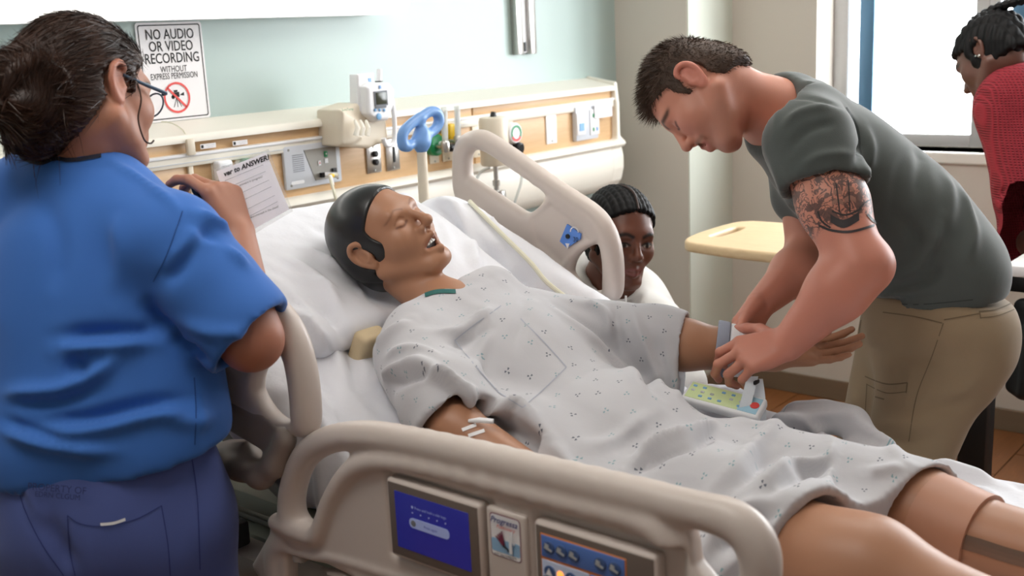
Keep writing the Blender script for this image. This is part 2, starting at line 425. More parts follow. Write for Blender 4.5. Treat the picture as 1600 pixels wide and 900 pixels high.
# glass: mostly clear, a little mirror
t = NT('window_glass'); tr = t.n('ShaderNodeBsdfTransparent'); gl = t.n('ShaderNodeBsdfGlossy'); gl.inputs['Roughness'].default_value = .02; mx = t.n('ShaderNodeMixShader'); mx.inputs[0].default_value = .06
t.l(tr.outputs[0], mx.inputs[1]); t.l(gl.outputs[0], mx.inputs[2]); t.l(mx.outputs[0], t.out.inputs[0]); MATS['window_glass'] = t.m
t = NT('clear_sheet'); tr = t.n('ShaderNodeBsdfTransparent'); gl = t.n('ShaderNodeBsdfPrincipled'); gl.inputs['Roughness'].default_value = .15; gl.inputs['Base Color'].default_value = (.8, .82, .82, 1); mx = t.n('ShaderNodeMixShader'); mx.inputs[0].default_value = .16
t.l(tr.outputs[0], mx.inputs[1]); t.l(gl.outputs[0], mx.inputs[2]); t.l(mx.outputs[0], t.out.inputs[0]); MATS['clear_sheet'] = t.m
pm('lamp_glow', (255, 252, 246), .4, var=0, emit=3.3)
pm('added_fill_glow', (255, 250, 243), .4, var=0, emit=6.0)  # emission of the added, unseen fill panels on the ceiling

# ---------------------------------------------------------------- the room
XL, XR, XC, YB, YC, ZT = -2.4, 4.339, 3.97, -5.6, -.344, 2.7
def struct(mb, name, m, parent=None, smooth=False, label=None):
    o = mb.build(name, m, parent, smooth)
    if parent is None: tag(o, label, None, None, 'structure')
    return o
fl = struct(MB().box2((XL, YB, -.08), (XR+.3, .1, -.006)), 'floor', 'floor_joint', label='brown wood plank floor')
pw, pl = .16, 1.05; pmesh = {}
for i in range(-2, 13):
    for j in range(3):
        y0 = -.36-i*pw; x0 = 1.75+((i*.37) % 1.0)*pl*.6+j*pl-.35
        x1 = min(x0+pl-.004, XR-.012)
        if x1-x0 < .1: continue
        if i < 0: x1 = min(x1, XC-.02)
        if x1-x0 < .1: continue
        k = random.randrange(3)
        struct(MB().box2((x0, y0-pw+.004, -.006), (x1, y0, .0)), 'plank', 'floor_wood_%d' % k, fl)
rest = MB(); rest.box2((XL, YB, -.006), (1.38, .0, -.001)); rest.box2((1.38, YB, -.006), (XR, -2.45, -.001)); struct(rest, 'plank_field', 'floor_wood_0', fl)
struct(MB().box2((XL, 0, 0), (XC+.2, .12, ZT)), 'wall_head', 'teal_paint', label='teal painted wall behind the bed')
col = struct(MB().box2((XC, YC, 0), (XR+.3, .0, ZT)), 'wall_corner', 'beige_paint', label='beige wall jutting out beside the teal wall')
struct(MB().box2((XC+.004, YC-.006, .1), (XR, YC, ZT)), 'trim_1', 'pale_green_face', label='pale green side of the corner pier')  # thin slab, greener and slightly paler than the beige pier
wr = MB(); WT = .30; y1, y2, z1, z2 = -.731, -3.45, 1.075, 2.35
wr.box2((XR, y1, 0), (XR+WT, YC, ZT)); wr.box2((XR, y2, 0), (XR+WT, y1, z1)); wr.box2((XR, y2, z2), (XR+WT, y1, ZT)); wr.box2((XR, YB, 0), (XR+WT, y2, ZT))
struct(wr, 'wall_right', 'beige_paint', label='beige wall with the bright window')
struct(MB().box2((XL-.1, YB, 0), (XL, .1, ZT)), 'wall_left', 'white_paint'); struct(MB().box2((XL-.1, YB-.1, 0), (XR+WT, YB, ZT)), 'wall_back', 'white_paint')
struct(MB().box2((XL-.1, YB-.1, ZT), (XR+WT, .12, ZT+.1)), 'ceiling', 'white_paint')
bbm = MB(); bbm.box2((XR-.014, -5.5, 0), (XR, YC, .088), .003); struct(bbm, 'baseboard_right', 'baseboard_brown', label='brown baseboard under the window wall')
struct(MB().box2((XC-.012, YC-.014, 0), (XR, YC, .088), .003), 'baseboard_corner', 'baseboard_brown')
struct(MB().box2((XL, -.014, 0), (XC, 0, .088), .003), 'baseboard_head', 'baseboard_brown')
# windows: jamb lining, grey frame, blue outer frame, panes
struct(MB().box2((XR-.012, y2, z1-.045), (XR+.165, y1, z1), .006), 'trim_2', 'sill_white', label='white window sill')
wx = XR+.165
for wi, (ya, yb) in enumerate(((y1, -1.349), (-1.349, -2.45), (-2.45, y2))):
    f = MB(); fw = .062 if wi == 0 else .04; m = .05
    f.box2((wx, ya-fw, z1), (wx+.05, ya, z2), .004); f.box2((wx, yb, z1), (wx+.05, yb+m, z2), .004); f.box2((wx, yb+m, z1), (wx+.05, ya-fw, z1+.05), .004); f.box2((wx, yb+m, z2-.05), (wx+.05, ya-fw, z2), .004)
    fo = struct(f, 'window_%d' % (wi+1), 'window_frame_grey', smooth=True, label=('tall bright window beside the corner pier', 'bright window behind the person in red', 'bright window at the end of the row')[wi])
    b = MB(); b.box2((wx+.03, ya-fw-.098, z1+.05), (wx+.08, ya-fw-.034, z2-.05), .004); struct(b, 'window_frame', 'window_frame_blue', fo, True)
    struct(MB().box2((wx+.055, ya-fw-.034, z1+.05), (wx+.060, ya-fw, z2-.05)), 'pane', 'window_glass', fo)
    struct(MB().box2((wx+.055, yb+m, z1+.05), (wx+.060, ya-fw-.098, z2-.05)), 'pane', 'window_glass', fo)

# unseen ceiling panels added as fill light, and the lamp over the bed
for (x, y) in ((.5, -1.5), (2.6, -1.5)):
    c = thing('added_fill_panel', 'added ceiling fill light panel above the %s' % ('nurse' if x < 1 else 'bending man'), 'lamp', (x, y, ZT), 'added ceiling fill panels')
    MB().box2((x-.32, y-.62, ZT-.03), (x+.32, y+.62, ZT), .004).build('housing', 'white_paint', c)
    MB().box2((x-.29, y-.59, ZT-.034), (x+.29, y+.59, ZT-.03)).build('diffuser', 'added_fill_glow', c)
lb = thing('wall_lamp', 'long white glowing lamp on the teal wall above the sign', 'lamp', (1.3, 0, 1.67))
def lamp_outline(x0, x1, z0, z1, r):
    P = []
    for cx, cz, a0 in ((x1-r, z1-r, 0), (x0+r, z1-r, 90), (x0+r, z0+r, 180), (x1-r, z0+r, 270)):
        for k in range(9): a = math.radians(a0+90*k/8); P.append((cx+r*math.cos(a), cz+r*math.sin(a)))
    return P
MB().prism(lamp_outline(.25, 2.66, 1.672, 1.93, .125), (0, -.02, 0), (1, 0, 0), (0, 0, 1), .07).build('housing', 'white_plastic', lb)
MB().prism(lamp_outline(.26, 2.65, 1.678, 1.80, .055), (0, -.088, 0), (1, 0, 0), (0, 0, 1), .022).build('diffuser', 'lamp_glow', lb)
MB().prism(lamp_outline(.25, 2.66, 1.672, 1.93, .125), (0, -.0, 0), (1, 0, 0), (0, 0, 1), .02).build('back_plate', 'white_plastic', lb)

# ---------------------------------------------------------------- sign
sg = thing('wall_sign', 'white no audio or video recording sign on the teal wall', 'sign', (1.808, 0, 1.4))
sx0, sx1, sz0, sz1 = 1.705, 1.914, 1.403, 1.669; sc_, sw, sh = ((sx0+sx1)/2, (sz0+sz1)/2), sx1-sx0, sz1-sz0
EX, EZ, NY = np.array([1., 0, 0]), np.array([0, 0, 1.]), np.array([0, -1., 0])
def sp(a, b, d=.004): return np.array([sc_[0]+a*sw, -d, sz1-b*sh])
MB().prism(rrect(sw, sh, .009), sp(0, .5, .001), EX, EZ, .003).build('plate', 'paper_white', sg)
o1, i1 = rrect(sw-.012, sh-.012, .007), rrect(sw-.018, sh-.018, .005); n = len(o1)
def ring(name, o, i, m, par, org, ex=EX, ez=EZ, nn=NY, d=.0005):
    V = [org+ex*p[0]+ez*p[1]+nn*d for p in o]+[org+ex*p[0]+ez*p[1]+nn*d for p in i]; n = len(o)
    return add(name, V, [[k, (k+1) % n, (k+1) % n+n, k+n] for k in range(n)], m, par, False)
ring('border_line', o1, i1, 'ink_black', sg, sp(0, .5))
for s_, b, sz, wx_ in (('NO AUDIO', .125, .0385, .79), ('OR VIDEO', .245, .0385, .79), ('RECORDING', .365, .0385, .79), ('WITHOUT', .475, .0235, .76), ('EXPRESS PERMISSION', .545, .0235, .68)):
    text('lettering', s_, sp(0, b), EX, EZ, sz, 'ink_black', sg, .0008, sx=wx_, bold=.0003 if sz > .03 else 0)
cc = sp(0.0, .765); ring('prohibition_ring', circ(.0425, 32), circ(.0365, 32), 'sign_red', sg, cc, d=.0016)
pc = MB()
pc.prism(rrect(.022, .014, .001), cc+NY*.0006+EX*(-.002)+EZ*.008, EX, EZ, -.0003)
pc.prism([(.009, .004), (.024, .012), (.024, .002)], cc+NY*.0006+EZ*.002, EX, EZ, -.0003); pc.prism(circ(.0055, 12, -.012, .002), cc+NY*.0006, EX, EZ, -.0003); pc.prism(rrect(.012, .005, .001, cx=-.002, cy=.018), cc+NY*.0006, EX, EZ, -.0003)
for a in (-.012, 0, .012): pc.prism([(-.001, .002), (.001, .002), (a+.001, -.026), (a-.001, -.026)], cc+NY*.0006, EX, EZ, -.0003)
pc.build('camera_pictogram', 'ink_black', sg, False)
d_ = np.array([.71, -.71]); pp = np.array([.71, .71])*.003
MB().prism([(-.71*.039-pp[0], .71*.039-pp[1]), (.71*.039-pp[0], -.71*.039-pp[1]), (.71*.039+pp[0], -.71*.039+pp[1]), (-.71*.039+pp[0], .71*.039+pp[1])], cc+NY*.0016, EX, EZ, -.0003).build('prohibition_bar', 'sign_red', sg, False)
# metal wall track
tk = thing('wall_track', 'vertical metal equipment track on the teal wall', 'wall rail', (3.34, 0, 1.515))
MB().box2((3.282, -.03, 1.515), (3.318, 0, 2.3), .003).build('channel_side', 'steel', tk); MB().box2((3.36, -.03, 1.515), (3.397, 0, 2.3), .003).build('channel_side', 'steel', tk); MB().box2((3.318, -.014, 1.52), (3.36, 0, 2.3)).build('channel_back', 'white_plastic', tk)
MB().box2((3.338, -.02, 1.525), (3.346, -.012, 1.56)).build('stop_pin', 'black_plastic', tk)

# ---------------------------------------------------------------- headwall service console
hc = thing('service_console', 'long cream and wood medical service console along the teal wall', 'wall console', (2.2, 0, .95))
X0, X1, CY = .25, 3.76, -.125
MB().prism([(0, 1.402), (-.135, 1.372), (-.142, 1.362), (-.142, 1.352), (0, 1.352)], (X0, 0, 0), (0, 1, 0), (0, 0, 1), X1-X0).build('top_shelf', 'cream_plastic', hc)
JN = [X0, 1.742, 2.9, X1]
for a, b in zip(JN[:-1], JN[1:]):
    MB().box2((a+.004, CY, 1.322), (b-.004, 0, 1.352), .002).build('wood_strip', 'maple_laminate', hc)
    MB().box2((a+.004, CY, 1.150), (b-.004, 0, 1.290), .002).build('wood_panel', 'maple_laminate', hc)
rl = MB().box2((X0, CY-.012, 1.288), (X1, CY+.03, 1.324), .004).build('equipment_rail', 'cream_plastic', hc)
MB().box2((X0, CY-.016, 1.314), (X1, CY-.008, 1.323), .003).build('rail_lip', 'white_plastic', hc)
MB().box2((X0, CY-.0135, 1.298), (X1, CY-.010, 1.300)).build('rail_groove', 'grey_white_plastic', hc)
bp = [(0, 1.152), (-.155, 1.158), (-.168, 1.150), (-.172, 1.138), (-.165, 1.128), (-.150, 1.124), (-.158, 1.09), (-.158, 1.04), (-.145, .99), (-.115, .955), (-.07, .94), (0, .94)]
MB().prism(bp, (X0, 0, 0), (0, 1, 0), (0, 0, 1), X1-X0-.06).build('bumper_tray', 'cream_plastic', hc, ang=50)
bf = Field((X1-.07, -.2, .92), (X1+.03, .01, 1.43), .004)
bf.poly([(0, 1.41), (-.14, 1.385), (-.15, 1.30), (-.15, 1.16), (-.0, 1.16)], (X1, 0, 0), (0, 1, 0), (0, 0, 1), .012, .006); bf.poly(bp, (X1-.02, 0, 0), (0, 1, 0), (0, 0, 1), .05, .02, k=.02)
V, F_ = bf.mesh(); add('end_cap', V, F_, 'cream_plastic', hc)
MB().box2((1.735, CY-.008, 1.15), (1.750, CY, 1.29), .002).build('joint_strip', 'ivory_plastic', hc)
MB().box2((1.728, CY-.026, 1.318), (1.752, CY-.012, 1.362), .004).build('cord_clip', 'ivory_plastic', hc)
MB().tube([(1.742, -.02-.12*t, 1.405-.035*t+.012*math.sin(3.1*t)) if t < 1 else (1.742, -.15, 1.345) for t in np.linspace(0, 1, 6)], .002, 6).build('wall_cord', 'pale_tube', hc)
def cb(u0, v0, u1, v1, y=CY):
    """console box from two opposite corners seen on the console face"""
    a, b = ony(u0, v0, y), ony(u1, v1, y); x0, x1 = sorted((a[0], b[0])); z0, z1 = sorted((a[2], b[2])); return (x0+x1)/2, (z0+z1)/2, x1-x0, z1-z0
def plate(name, u0, v0, u1, v1, m, t=.006, r=.004, y=CY, par=None, screws=True):
    x, z, w_, h_ = cb(u0, v0, u1, v1, y); o = MB().box((x, y-t/2, z), (w_, t, h_), None, r*.6, 2).build(name, m, par or hc)
    if screws:
        for q in (-.42, .42): MB().lathe([(.0035, 0), (.0035, .0015), (.002, .002)], (x, y-t, z+q*h_), (0, -1, 0), 10).build('screw', 'dull_metal', o)
    return o, x, z, w_, h_
o, x, z, w_, h_ = plate('outlet_plate', 326, 236, 353, 282, 'ivory_plastic')
b = MB().box((x+.004, CY-.02, z-.012), (.05, .03, .055), None, .008, 3).build('plug_adapter', 'white_plastic', o); text('marking', 'MEDVAC\n|', (x+.004, CY-.0355, z-.005), EX, EZ, .008, 'ink_grey', o, .0004)
o, x, z, w_, h_ = plate('outlet_plate', 364, 232, 390, 280, 'ivory_plastic')
MB().lathe([(.024, 0), (.028, .006), (.028, .022), (.022, .028), (.012, .03)], (x+.004, CY-.006, z-.012), (0, -1, 0), 28).build('gas_coupling', 'green_plastic', o)
for u, v in ((325, 228), (375, 223)):
    p = ony(u, v, CY-.012); o = MB().box((p[0], CY-.0125, p[2]), (.05, .001, .013)).build('rail_label', 'paper_white', hc)
    MB().box((p[0]-.019, CY-.0133, p[2]), (.007, .0006, .008)).build('label_mark', 'ink_black', o); text('marking', '----- ---- -----\n------ ----', (p[0]+.006, CY-.0133, p[2]), EX, EZ, .0055, 'ink_grey', o, .0003)
# nurse-call station with cable socket
o, x, z, w_, h_ = plate('call_station', 437, 229, 531, 283, 'grey_white_plastic', .014, .012, screws=False)
MB().prism([(-.038, .046), (.085, .046), (.085, -.048), (-.002, -.048)], (x+.004, CY-.014, z), EX, EZ, .002).build('metal_face', 'dull_metal', o)
for q in range(9): MB().box((x-.058-.0016*q*0+.0, CY-.0148, z+.035-q*.006), (.042, .001, .0016)).build('speaker_slot', 'ink_grey', o)
MB().prism(rrect(.05, .010, .005), (x-.066, CY-.014, z-.045), EX, EZ, .001).build('volume_slot', 'white_plastic', o)
MB().box((x+.047, CY-.0175, z+.026), (.013, .003, .018), None, .002).build('call_button', 'green_plastic', o); MB().box((x+.047, CY-.0175, z+.006), (.012, .002, .013)).build('cancel_button', 'white_plastic', o); MB().box((x+.02, CY-.0175, z+.002), (.01, .002, .014)).build('reset_button', 'white_plastic', o)
text('marking', '+', (x+.047, CY-.019, z+.026), EX, EZ, .012, 'paper_white', o, .0004); text('marking', 'A', (x+.02, CY-.0186, z+.002), EX, EZ, .01, 'sign_red', o, .0004)
MB().box((x+.074, CY-.019, z-.028), (.014, .006, .017)).build('socket', 'black_plastic', o); MB().box((x+.026, CY-.022, z-.034), (.016, .012, .014)).build('socket', 'black_plastic', o)
for a, c in ((-.09, .052), (.09, .052), (-.09, -.052), (.09, -.052)): MB().lathe([(.004, 0), (.003, .002)], (x+a, CY-.014, z+c), (0, -1, 0), 8).build('screw', 'dull_metal', o)
cp = [np.array([x+.026, CY-.03, z-.034]), np.array([x+.05, CY-.055, z-.036]), ony(516, 275, -.20), ony(522, 300, -.24), ony(530, 330, -.25), ony(533, 365, -.25), ony(533, 420, -.25), ony(528, 520, -.25)]
cab = thing('call_cable', 'white call cable plugged into the grey nurse-call station', 'cable', cp[0])
MB().tube(spline(cp, 8), .0045, 8).build('cord', 'pale_tube', cab); MB().tube(spline([cp[0], cp[1], cp[2]], 5)[:7], .0085, 10).build('plug', 'white_plastic', cab); MB().tube([cp[2]*.6+cp[1]*.4, cp[2]], .0065, 8).build('yellow_band', 'yellow_plastic', cab); MB().tube([cp[2], cp[2]*.4+cp[3]*.6], .0062, 8).build('strain_relief', 'white_plastic', cab)
# stainless vacuum plates
for (u0, v0, u1, v1, kn) in ((570, 228, 595, 268, 2), (600, 218, 624, 264, 0)):
    o, x, z, w_, h_ = plate('steel_plate', u0, v0, u1, v1, 'steel')
    if kn:
        for q in (.18, -.12): MB().lathe([(.010, 0), (.010, .008), (.006, .012)], (x+.003, CY-.006, z+q*h_), (0, -1, 0), 14).build('toggle', 'black_plastic', o)
    else: MB().box((x+.004, CY-.008, z), (.007, .003, .05)).build('slot', 'black_plastic', o)
for (u0, v0, u1, v1) in ((668, 215, 685, 254), (688, 205, 708, 250), (735, 188, 755, 244), (776, 180, 802, 236)): plate('outlet_plate', u0, v0, u1, v1, 'ivory_plastic')
o, x, z, w_, h_ = plate('blank_plate', 851, 172, 869, 223, 'white_plastic')
o, x, z, w_, h_ = plate('switch_module', 893, 168, 929, 215, 'grey_white_plastic', .02, .006, screws=False)
MB().box((x-.045, CY-.022, z), (.055, .006, .085), None, .003).build('switch_face', 'white_plastic', o); MB().box((x-.045, CY-.026, z-.012), (.03, .003, .03)).build('rocker', 'blue_key', o); MB().box((x+.045, CY-.022, z), (.06, .006, .1), None, .003).build('socket_face', 'white_plastic', o)
for q in (.026, -.028):
    for r_ in (-.012, .012): MB().box((x+.045+r_, CY-.026, z+q), (.008, .002, .014)).build('socket', 'green_plastic' if r_ < 0 else 'blue_handle', o)
nt = tag(MB().box((ony(943, 173, CY-.03)[0], CY-.03, ony(943, 173, CY-.03)[2]), (.12, .001, .052)).build('paper_note', 'paper_white', None), 'small white paper note taped to the end of the console', 'note')
# ---------------------------------------------------------------- thermometer in its wall holder
def px(u, v, y): return ony(u, v, y)
th = thing('thermometer_unit', 'white digital thermometer with grey screen in beige wall holder', 'thermometer', px(570, 235, -.13))
f = Field((2.14, -.30, 1.20), (2.48, -.10, 1.56), .004)
yy = -.21
def P2(u, v, y=yy): p = ony(u, v, y); return (p[0], p[2])
f.poly([P2(528, 172), P2(560, 160), P2(600, 182), P2(604, 215), P2(600, 222), P2(575, 232), P2(545, 230), P2(528, 228)], (0, yy+.045, 0), (1, 0, 0), (0, 0, 1), .055, .010)
f.poly([P2(528, 172), P2(548, 184), P2(560, 215), P2(546, 224), P2(528, 226)], (0, yy, 0), (1, 0, 0), (0, 0, 1), .02, .006)
V, F_ = f.mesh(); hol = add('wall_holder', V, F_, 'ivory_plastic', th)
for k in range(3):
    a, b = ony(551+k*8.5, 188, yy-.03), ony(556+k*8.5, 212, yy-.055); MB().tube([a+NY*.01, (a+b)/2+NY*.015, b], [.004, .007, .009], 8).build('probe_cover_slot', 'cream_plastic', hol)
text('marking', 'SureTemp', ony(542, 171, yy-.03)+np.array([0, -.002, 0]), EX, EZ, .011, 'green_plastic', hol, .001)
f = Field((2.26, -.30, 1.30), (2.44, -.15, 1.53), .003)
def Q2(u, v): p = ony(u, v, -.225); return (p[0], p[2])
f.poly([Q2(563, 135), Q2(575, 129), Q2(600, 129), Q2(608, 140), Q2(607, 165), Q2(598, 188), Q2(580, 190), Q2(566, 178)], (0, -.225, 0), (1, 0, 0), (0, 0, 1), .028, .012)
f.poly([Q2(561, 116), Q2(587, 114), Q2(588, 150), Q2(562, 178)], (0, -.20, 0), (1, 0, 0), (0, 0, 1), .02, .004, k=.004)
V, F_ = f.mesh(); tb = add('body', V, F_, 'white_plastic', th)
yf = -.2545
def scr(name, u0, v0, u1, v1, m, d): a, b = ony(u0, v0, yf), ony(u1, v1, yf); return MB().box(((a[0]+b[0])/2, yf-d, (a[2]+b[2])/2), (abs(b[0]-a[0]), .003, abs(a[2]-b[2])), None, .0012).build(name, m, tb)
scr('display_bezel', 584, 143, 606, 164, 'ink_grey', .0005); scr('display', 586, 145, 604, 162, 'screen_dark', .002); scr('legend_strip', 586, 165, 603, 168, 'ink_grey', .0012)
for u in (586, 593, 600): p = ony(u, 172, yf); MB().lathe([(.0045, 0), (.0045, .002), (.003, .003)], (p[0], yf, p[2]), (0, -1, 0), 12).build('key', 'blue_key', tb)
p = ony(592, 182, yf); MB().lathe([(.010, 0), (.010, .002), (.007, .003)], (p[0], yf, p[2]), (0, -1, 0), 16).build('main_key', 'blue_key', tb)
p = ony(594, 136, yf); MB().box((p[0], yf-.0005, p[2]), (.008, .002, .010)).build('maker_mark', 'blue_handle', tb); p = ony(578, 125, -.2215); MB().box((p[0], -.2205, p[2]), (.012, .002, .012)).build('maker_mark', 'blue_handle', tb)
a, b = ony(592, 128, -.215), ony(593, 108, -.215); MB().tube([a, a*.5+b*.5, b], [.010, .0095, .008], 14).build('probe_handle', 'white_plastic', th); MB().tube([a, a+np.array([0, 0, .003])], .0125, 14).build('probe_collar', 'black_plastic', th)
cpx = [(607, 142), (612, 155), (616, 185), (616, 215), (611, 226), (603, 226), (599, 216)]; MB().tube(spline([ony(u, v, -.235) for u, v in cpx], 8), .0075, 10).build('coiled_cord', 'white_plastic', th)
# ---------------------------------------------------------------- oxygen flowmeters
for k, (u, cm, lbl) in enumerate(((696, 'green_plastic', 'clear tube flowmeter with green coupling on the console'), (716, 'yellow_plastic', 'clear tube flowmeter with yellow coupling on the console'))):
    v0, v1 = (232, 167) if k == 0 else (224, 165)
    a, b = ony(u, v0, -.20), ony(u-2, v1, -.20); fm = thing('flowmeter', lbl, 'flowmeter', a, 'flowmeters on the console')
    MB().lathe([(.013, -.012), (.015, .0), (.015, .02), (.011, .026)], a, (0, 0, 1), 18).build('metal_body', 'steel', fm)
    MB().tube([a+EZ*.02, b-EZ*.012], .0105, 16).build('clear_tube', 'clear_bluish', fm); MB().tube([a+EZ*.03, b-EZ*.02], [.0045, .0055], 8).build('inner_tube', 'white_plastic', fm); MB().tube([b-EZ*.012, b], .012, 16).build('top_cap', 'clear_bluish', fm)
    MB().lathe([(.007, 0), (.007, .075)], a+EZ*.006, (0, 1, 0), 12).build('inlet_stem', 'steel', fm)
    MB().lathe([(.024, 0), (.024, .016), (.02, .02)], a+np.array([-.0, .075, .006]), (0, -1, 0), 22).build('coupling', cm, fm)
    MB().lathe([(.012, 0), (.014, .01), (.012, .022)], a+EX*.018+EZ*.0, (1, 0, 0), 16).build('control_knob', 'black_plastic', fm)
# coloured wall fittings
o, x, z, w_, h_ = cb(690, 196, 702, 225), 0, 0, 0, 0; MB().box((o[0], CY-.02, o[1]), (.03, .03, .075), None, .006).build('gas_fitting', 'yellow_plastic', hc)
p = ony(673, 226, CY); MB().lathe([(.034, 0), (.036, .01), (.036, .03), (.028, .036)], (p[0], CY, p[2]), (0, -1, 0), 26).build('gas_fitting', 'green_plastic', hc); MB().lathe([(.012, 0), (.012, .02), (.007, .024)], (p[0]+.01, CY-.034, p[2]), (0, -1, 0), 14).build('fitting_nozzle', 'white_plastic', hc)
# ---------------------------------------------------------------- suction regulator
a, b = ony(774, 258, -.24), ony(772, 183, -.24); sr = thing('suction_regulator', 'cream suction canister with round gauge on the console', 'suction unit', a)
MB().lathe([(.046, 0), (.05, .006), (.05, (b-a)[2]-.01), (.046, (b-a)[2]), (.03, (b-a)[2]+.002)], (a[0], a[1], a[2]), (0, 0, 1), 32).build('canister', 'ivory_plastic', sr)
MB().tube([b+EZ*.0-EX*.005, b+EZ*.018-EX*.002], [.012, .009], 12).build('top_valve', 'black_plastic', sr)
g = ony(796, 208, -.26); MB().lathe([(.034, 0), (.036, .006), (.036, .024), (.032, .03)], g, (0, -1, 0), 30).build('gauge_case', 'white_plastic', sr)
ring('gauge_scale', circ(.028, 24), circ(.020, 24), 'green_plastic', sr, g+NY*.031); V = [g+NY*.0318+EX*.028*math.cos(t)+EZ*.028*math.sin(t) for t in np.linspace(3.6, 5.7, 9)]+[g+NY*.0318+EX*.019*math.cos(t)+EZ*.019*math.sin(t) for t in np.linspace(3.6, 5.7, 9)]
add('gauge_red_arc', V, [[k, k+1, k+10, k+9] for k in range(8)], 'sign_red', sr, False)
MB().box(g+np.array([0, .006, -.055]), (.06, .03, .08), None, .01, 3).build('regulator_body', 'white_plastic', sr); MB().lathe([(.02, 0), (.023, .008), (.023, .022), (.018, .026)], ony(805, 231, -.27), (0, -1, -.2), 18).build('knob', 'black_plastic', sr)
c0 = a; MB().lathe([(.008, 0), (.008, .05), (.013, .052), (.013, .07), (.009, .072), (.009, .085), (.03, .088), (.032, .10), (.032, .115), (.028, .12)], c0, (0, 0, -1), 22).build('collection_head', 'steel', sr); MB().lathe([(.025, .12), (.025, .145)], c0, (0, 0, -1), 20).build('trap', 'black_plastic', sr)
MB().tube(spline([ony(806, 240, -.25), ony(814, 262, -.25), ony(814, 285, -.24), ony(806, 310, -.22), ony(800, 330, -.2)], 6), .005, 8).build('drain_tube', 'clear_bluish', sr); MB().tube(spline([ony(766, 262, -.22), ony(752, 268, -.2), ony(744, 282, -.19), ony(742, 300, -.19)], 6), .005, 8).build('vacuum_tube', 'clear_bluish', sr)
# ---------------------------------------------------------------- the bed
pm('rail_plastic', (206, 194, 186), .38, var=.02, vs=4, bump=.03, bs=500, bd=.0006)
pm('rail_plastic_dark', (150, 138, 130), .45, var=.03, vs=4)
pm('frame_grey', (128, 124, 118), .45, metal=.2, var=.05)
pm('frame_green', (132, 136, 124), .45, metal=.1, var=.05); pm('frame_dark', (60, 58, 58), .5, var=.05)
pm('bezel_brown', (112, 100, 92), .4, var=.03)
pm('mattress_blue', (120, 134, 146), .6, var=.05)
pm('pad_blue', (88, 124, 196), .45, var=.02)
pm('pad_pale', (196, 206, 232), .45, var=.02)
pm('orange_line', (206, 124, 70), .5, var=0)
pm('key_ring_blue', (66, 92, 140), .4, var=.05)
pm('key_silver', (198, 204, 208), .3, metal=.3, var=.05)
pm('amber_lit', (255, 150, 70), .4, var=0, emit=1.2)
pm('sticker_blue', (150, 190, 224), .45, var=.06, vs=30)
pm('sticker_navy', (42, 60, 130), .5, var=0)
pm('sticker_maroon', (120, 52, 74), .5, var=0)
pm('screen_blue', (34, 36, 116), .25, var=.08, vs=6, emit=.38)
pm('screen_bar', (140, 150, 190), .3, var=0, emit=.22)
pm('badge_blue', (86, 136, 220), .4, var=.02)
pm('caster_black', (30, 30, 32), .5, var=.05)
BX = 1.645
bed = thing('hospital_bed', 'beige electric hospital bed with raised backrest and side rails', 'bed', (BX, -1.75, 0))
YH, ZM, INC = -1.58, .732, math.radians(27.6)                       # hinge of the backrest, mattress top
dirI = np.array([0, math.cos(INC), math.sin(INC)]); norI = np.array([0, -math.sin(INC), math.cos(INC)]); RI = np.stack([np.array([1., 0, 0]), dirI, norI], 1)
YT = -.735                                                              # upper end of the backrest
LI = (YT-YH)/math.cos(INC)
def slab(f, wx, grow, r, k=.06):
    f.rbox((BX, (-3.05+YH+.03)/2, ZM-.085), (wx, (YH+.03+3.05)/2, .085+grow), r, None, k)
    c = np.array([BX, YH, ZM])+dirI*(LI/2-.03)-norI*.085; f.rbox(c, (wx, LI/2+.04, .085+grow), r, RI, k)
f = Field((1.1, -3.12, .48), (2.2, -.6, 1.3), .014); slab(f, .435, -.012, .04); V, F_ = f.mesh(); add('mattress', V, F_, 'mattress_blue', bed)
# deck, lift frame, casters
MB().box2((BX-.44, -2.95, .53), (BX+.44, YH, .575), .008).build('seat_deck', 'frame_grey', bed)
MB().box(np.array([BX, YH, ZM])+dirI*LI/2-norI*.205, (.86, LI, .03), RI, .006).build('back_deck', 'frame_grey', bed)
for sx in (-.40, .40):
    MB().box2((BX+sx-.03, -2.9, .43), (BX+sx+.03, -.72, .50), .006).build('side_beam', 'frame_grey', bed)
    MB().box2((BX+sx-.03, -2.8, .20), (BX+sx+.03, -.80, .27), .006).build('base_beam', 'frame_grey', bed)
for y in (-.78, -1.5, -2.75): MB().box2((BX-.40, y-.03, .435), (BX+.40, y+.03, .495), .005).build('cross_beam', 'frame_grey', bed)
for y in (-.9, -2.7): MB().box2((BX-.40, y-.03, .205), (BX+.40, y+.03, .265), .005).build('base_cross_beam', 'frame_grey', bed)
for y in (-1.0, -2.55): MB().box((BX-.25, y, .35), (.07, .07, .22), None, .01).build('lift_column', 'dull_metal', bed); MB().box((BX+.25, y, .35), (.07, .07, .22), None, .01).build('lift_column', 'dull_metal', bed)
for sx in (-.40, .40):
    for y in (-.85, -2.75):
        cst = MB().box((BX+sx, y, .17), (.05, .07, .08), None, .01).build('caster_fork', 'frame_dark', bed); MB().lathe([(.05, -.02), (.07, -.014), (.072, 0), (.07, .014), (.05, .02)], (BX+sx, y, .072), (1, 0, 0), 26).build('wheel', 'caster_black', cst)
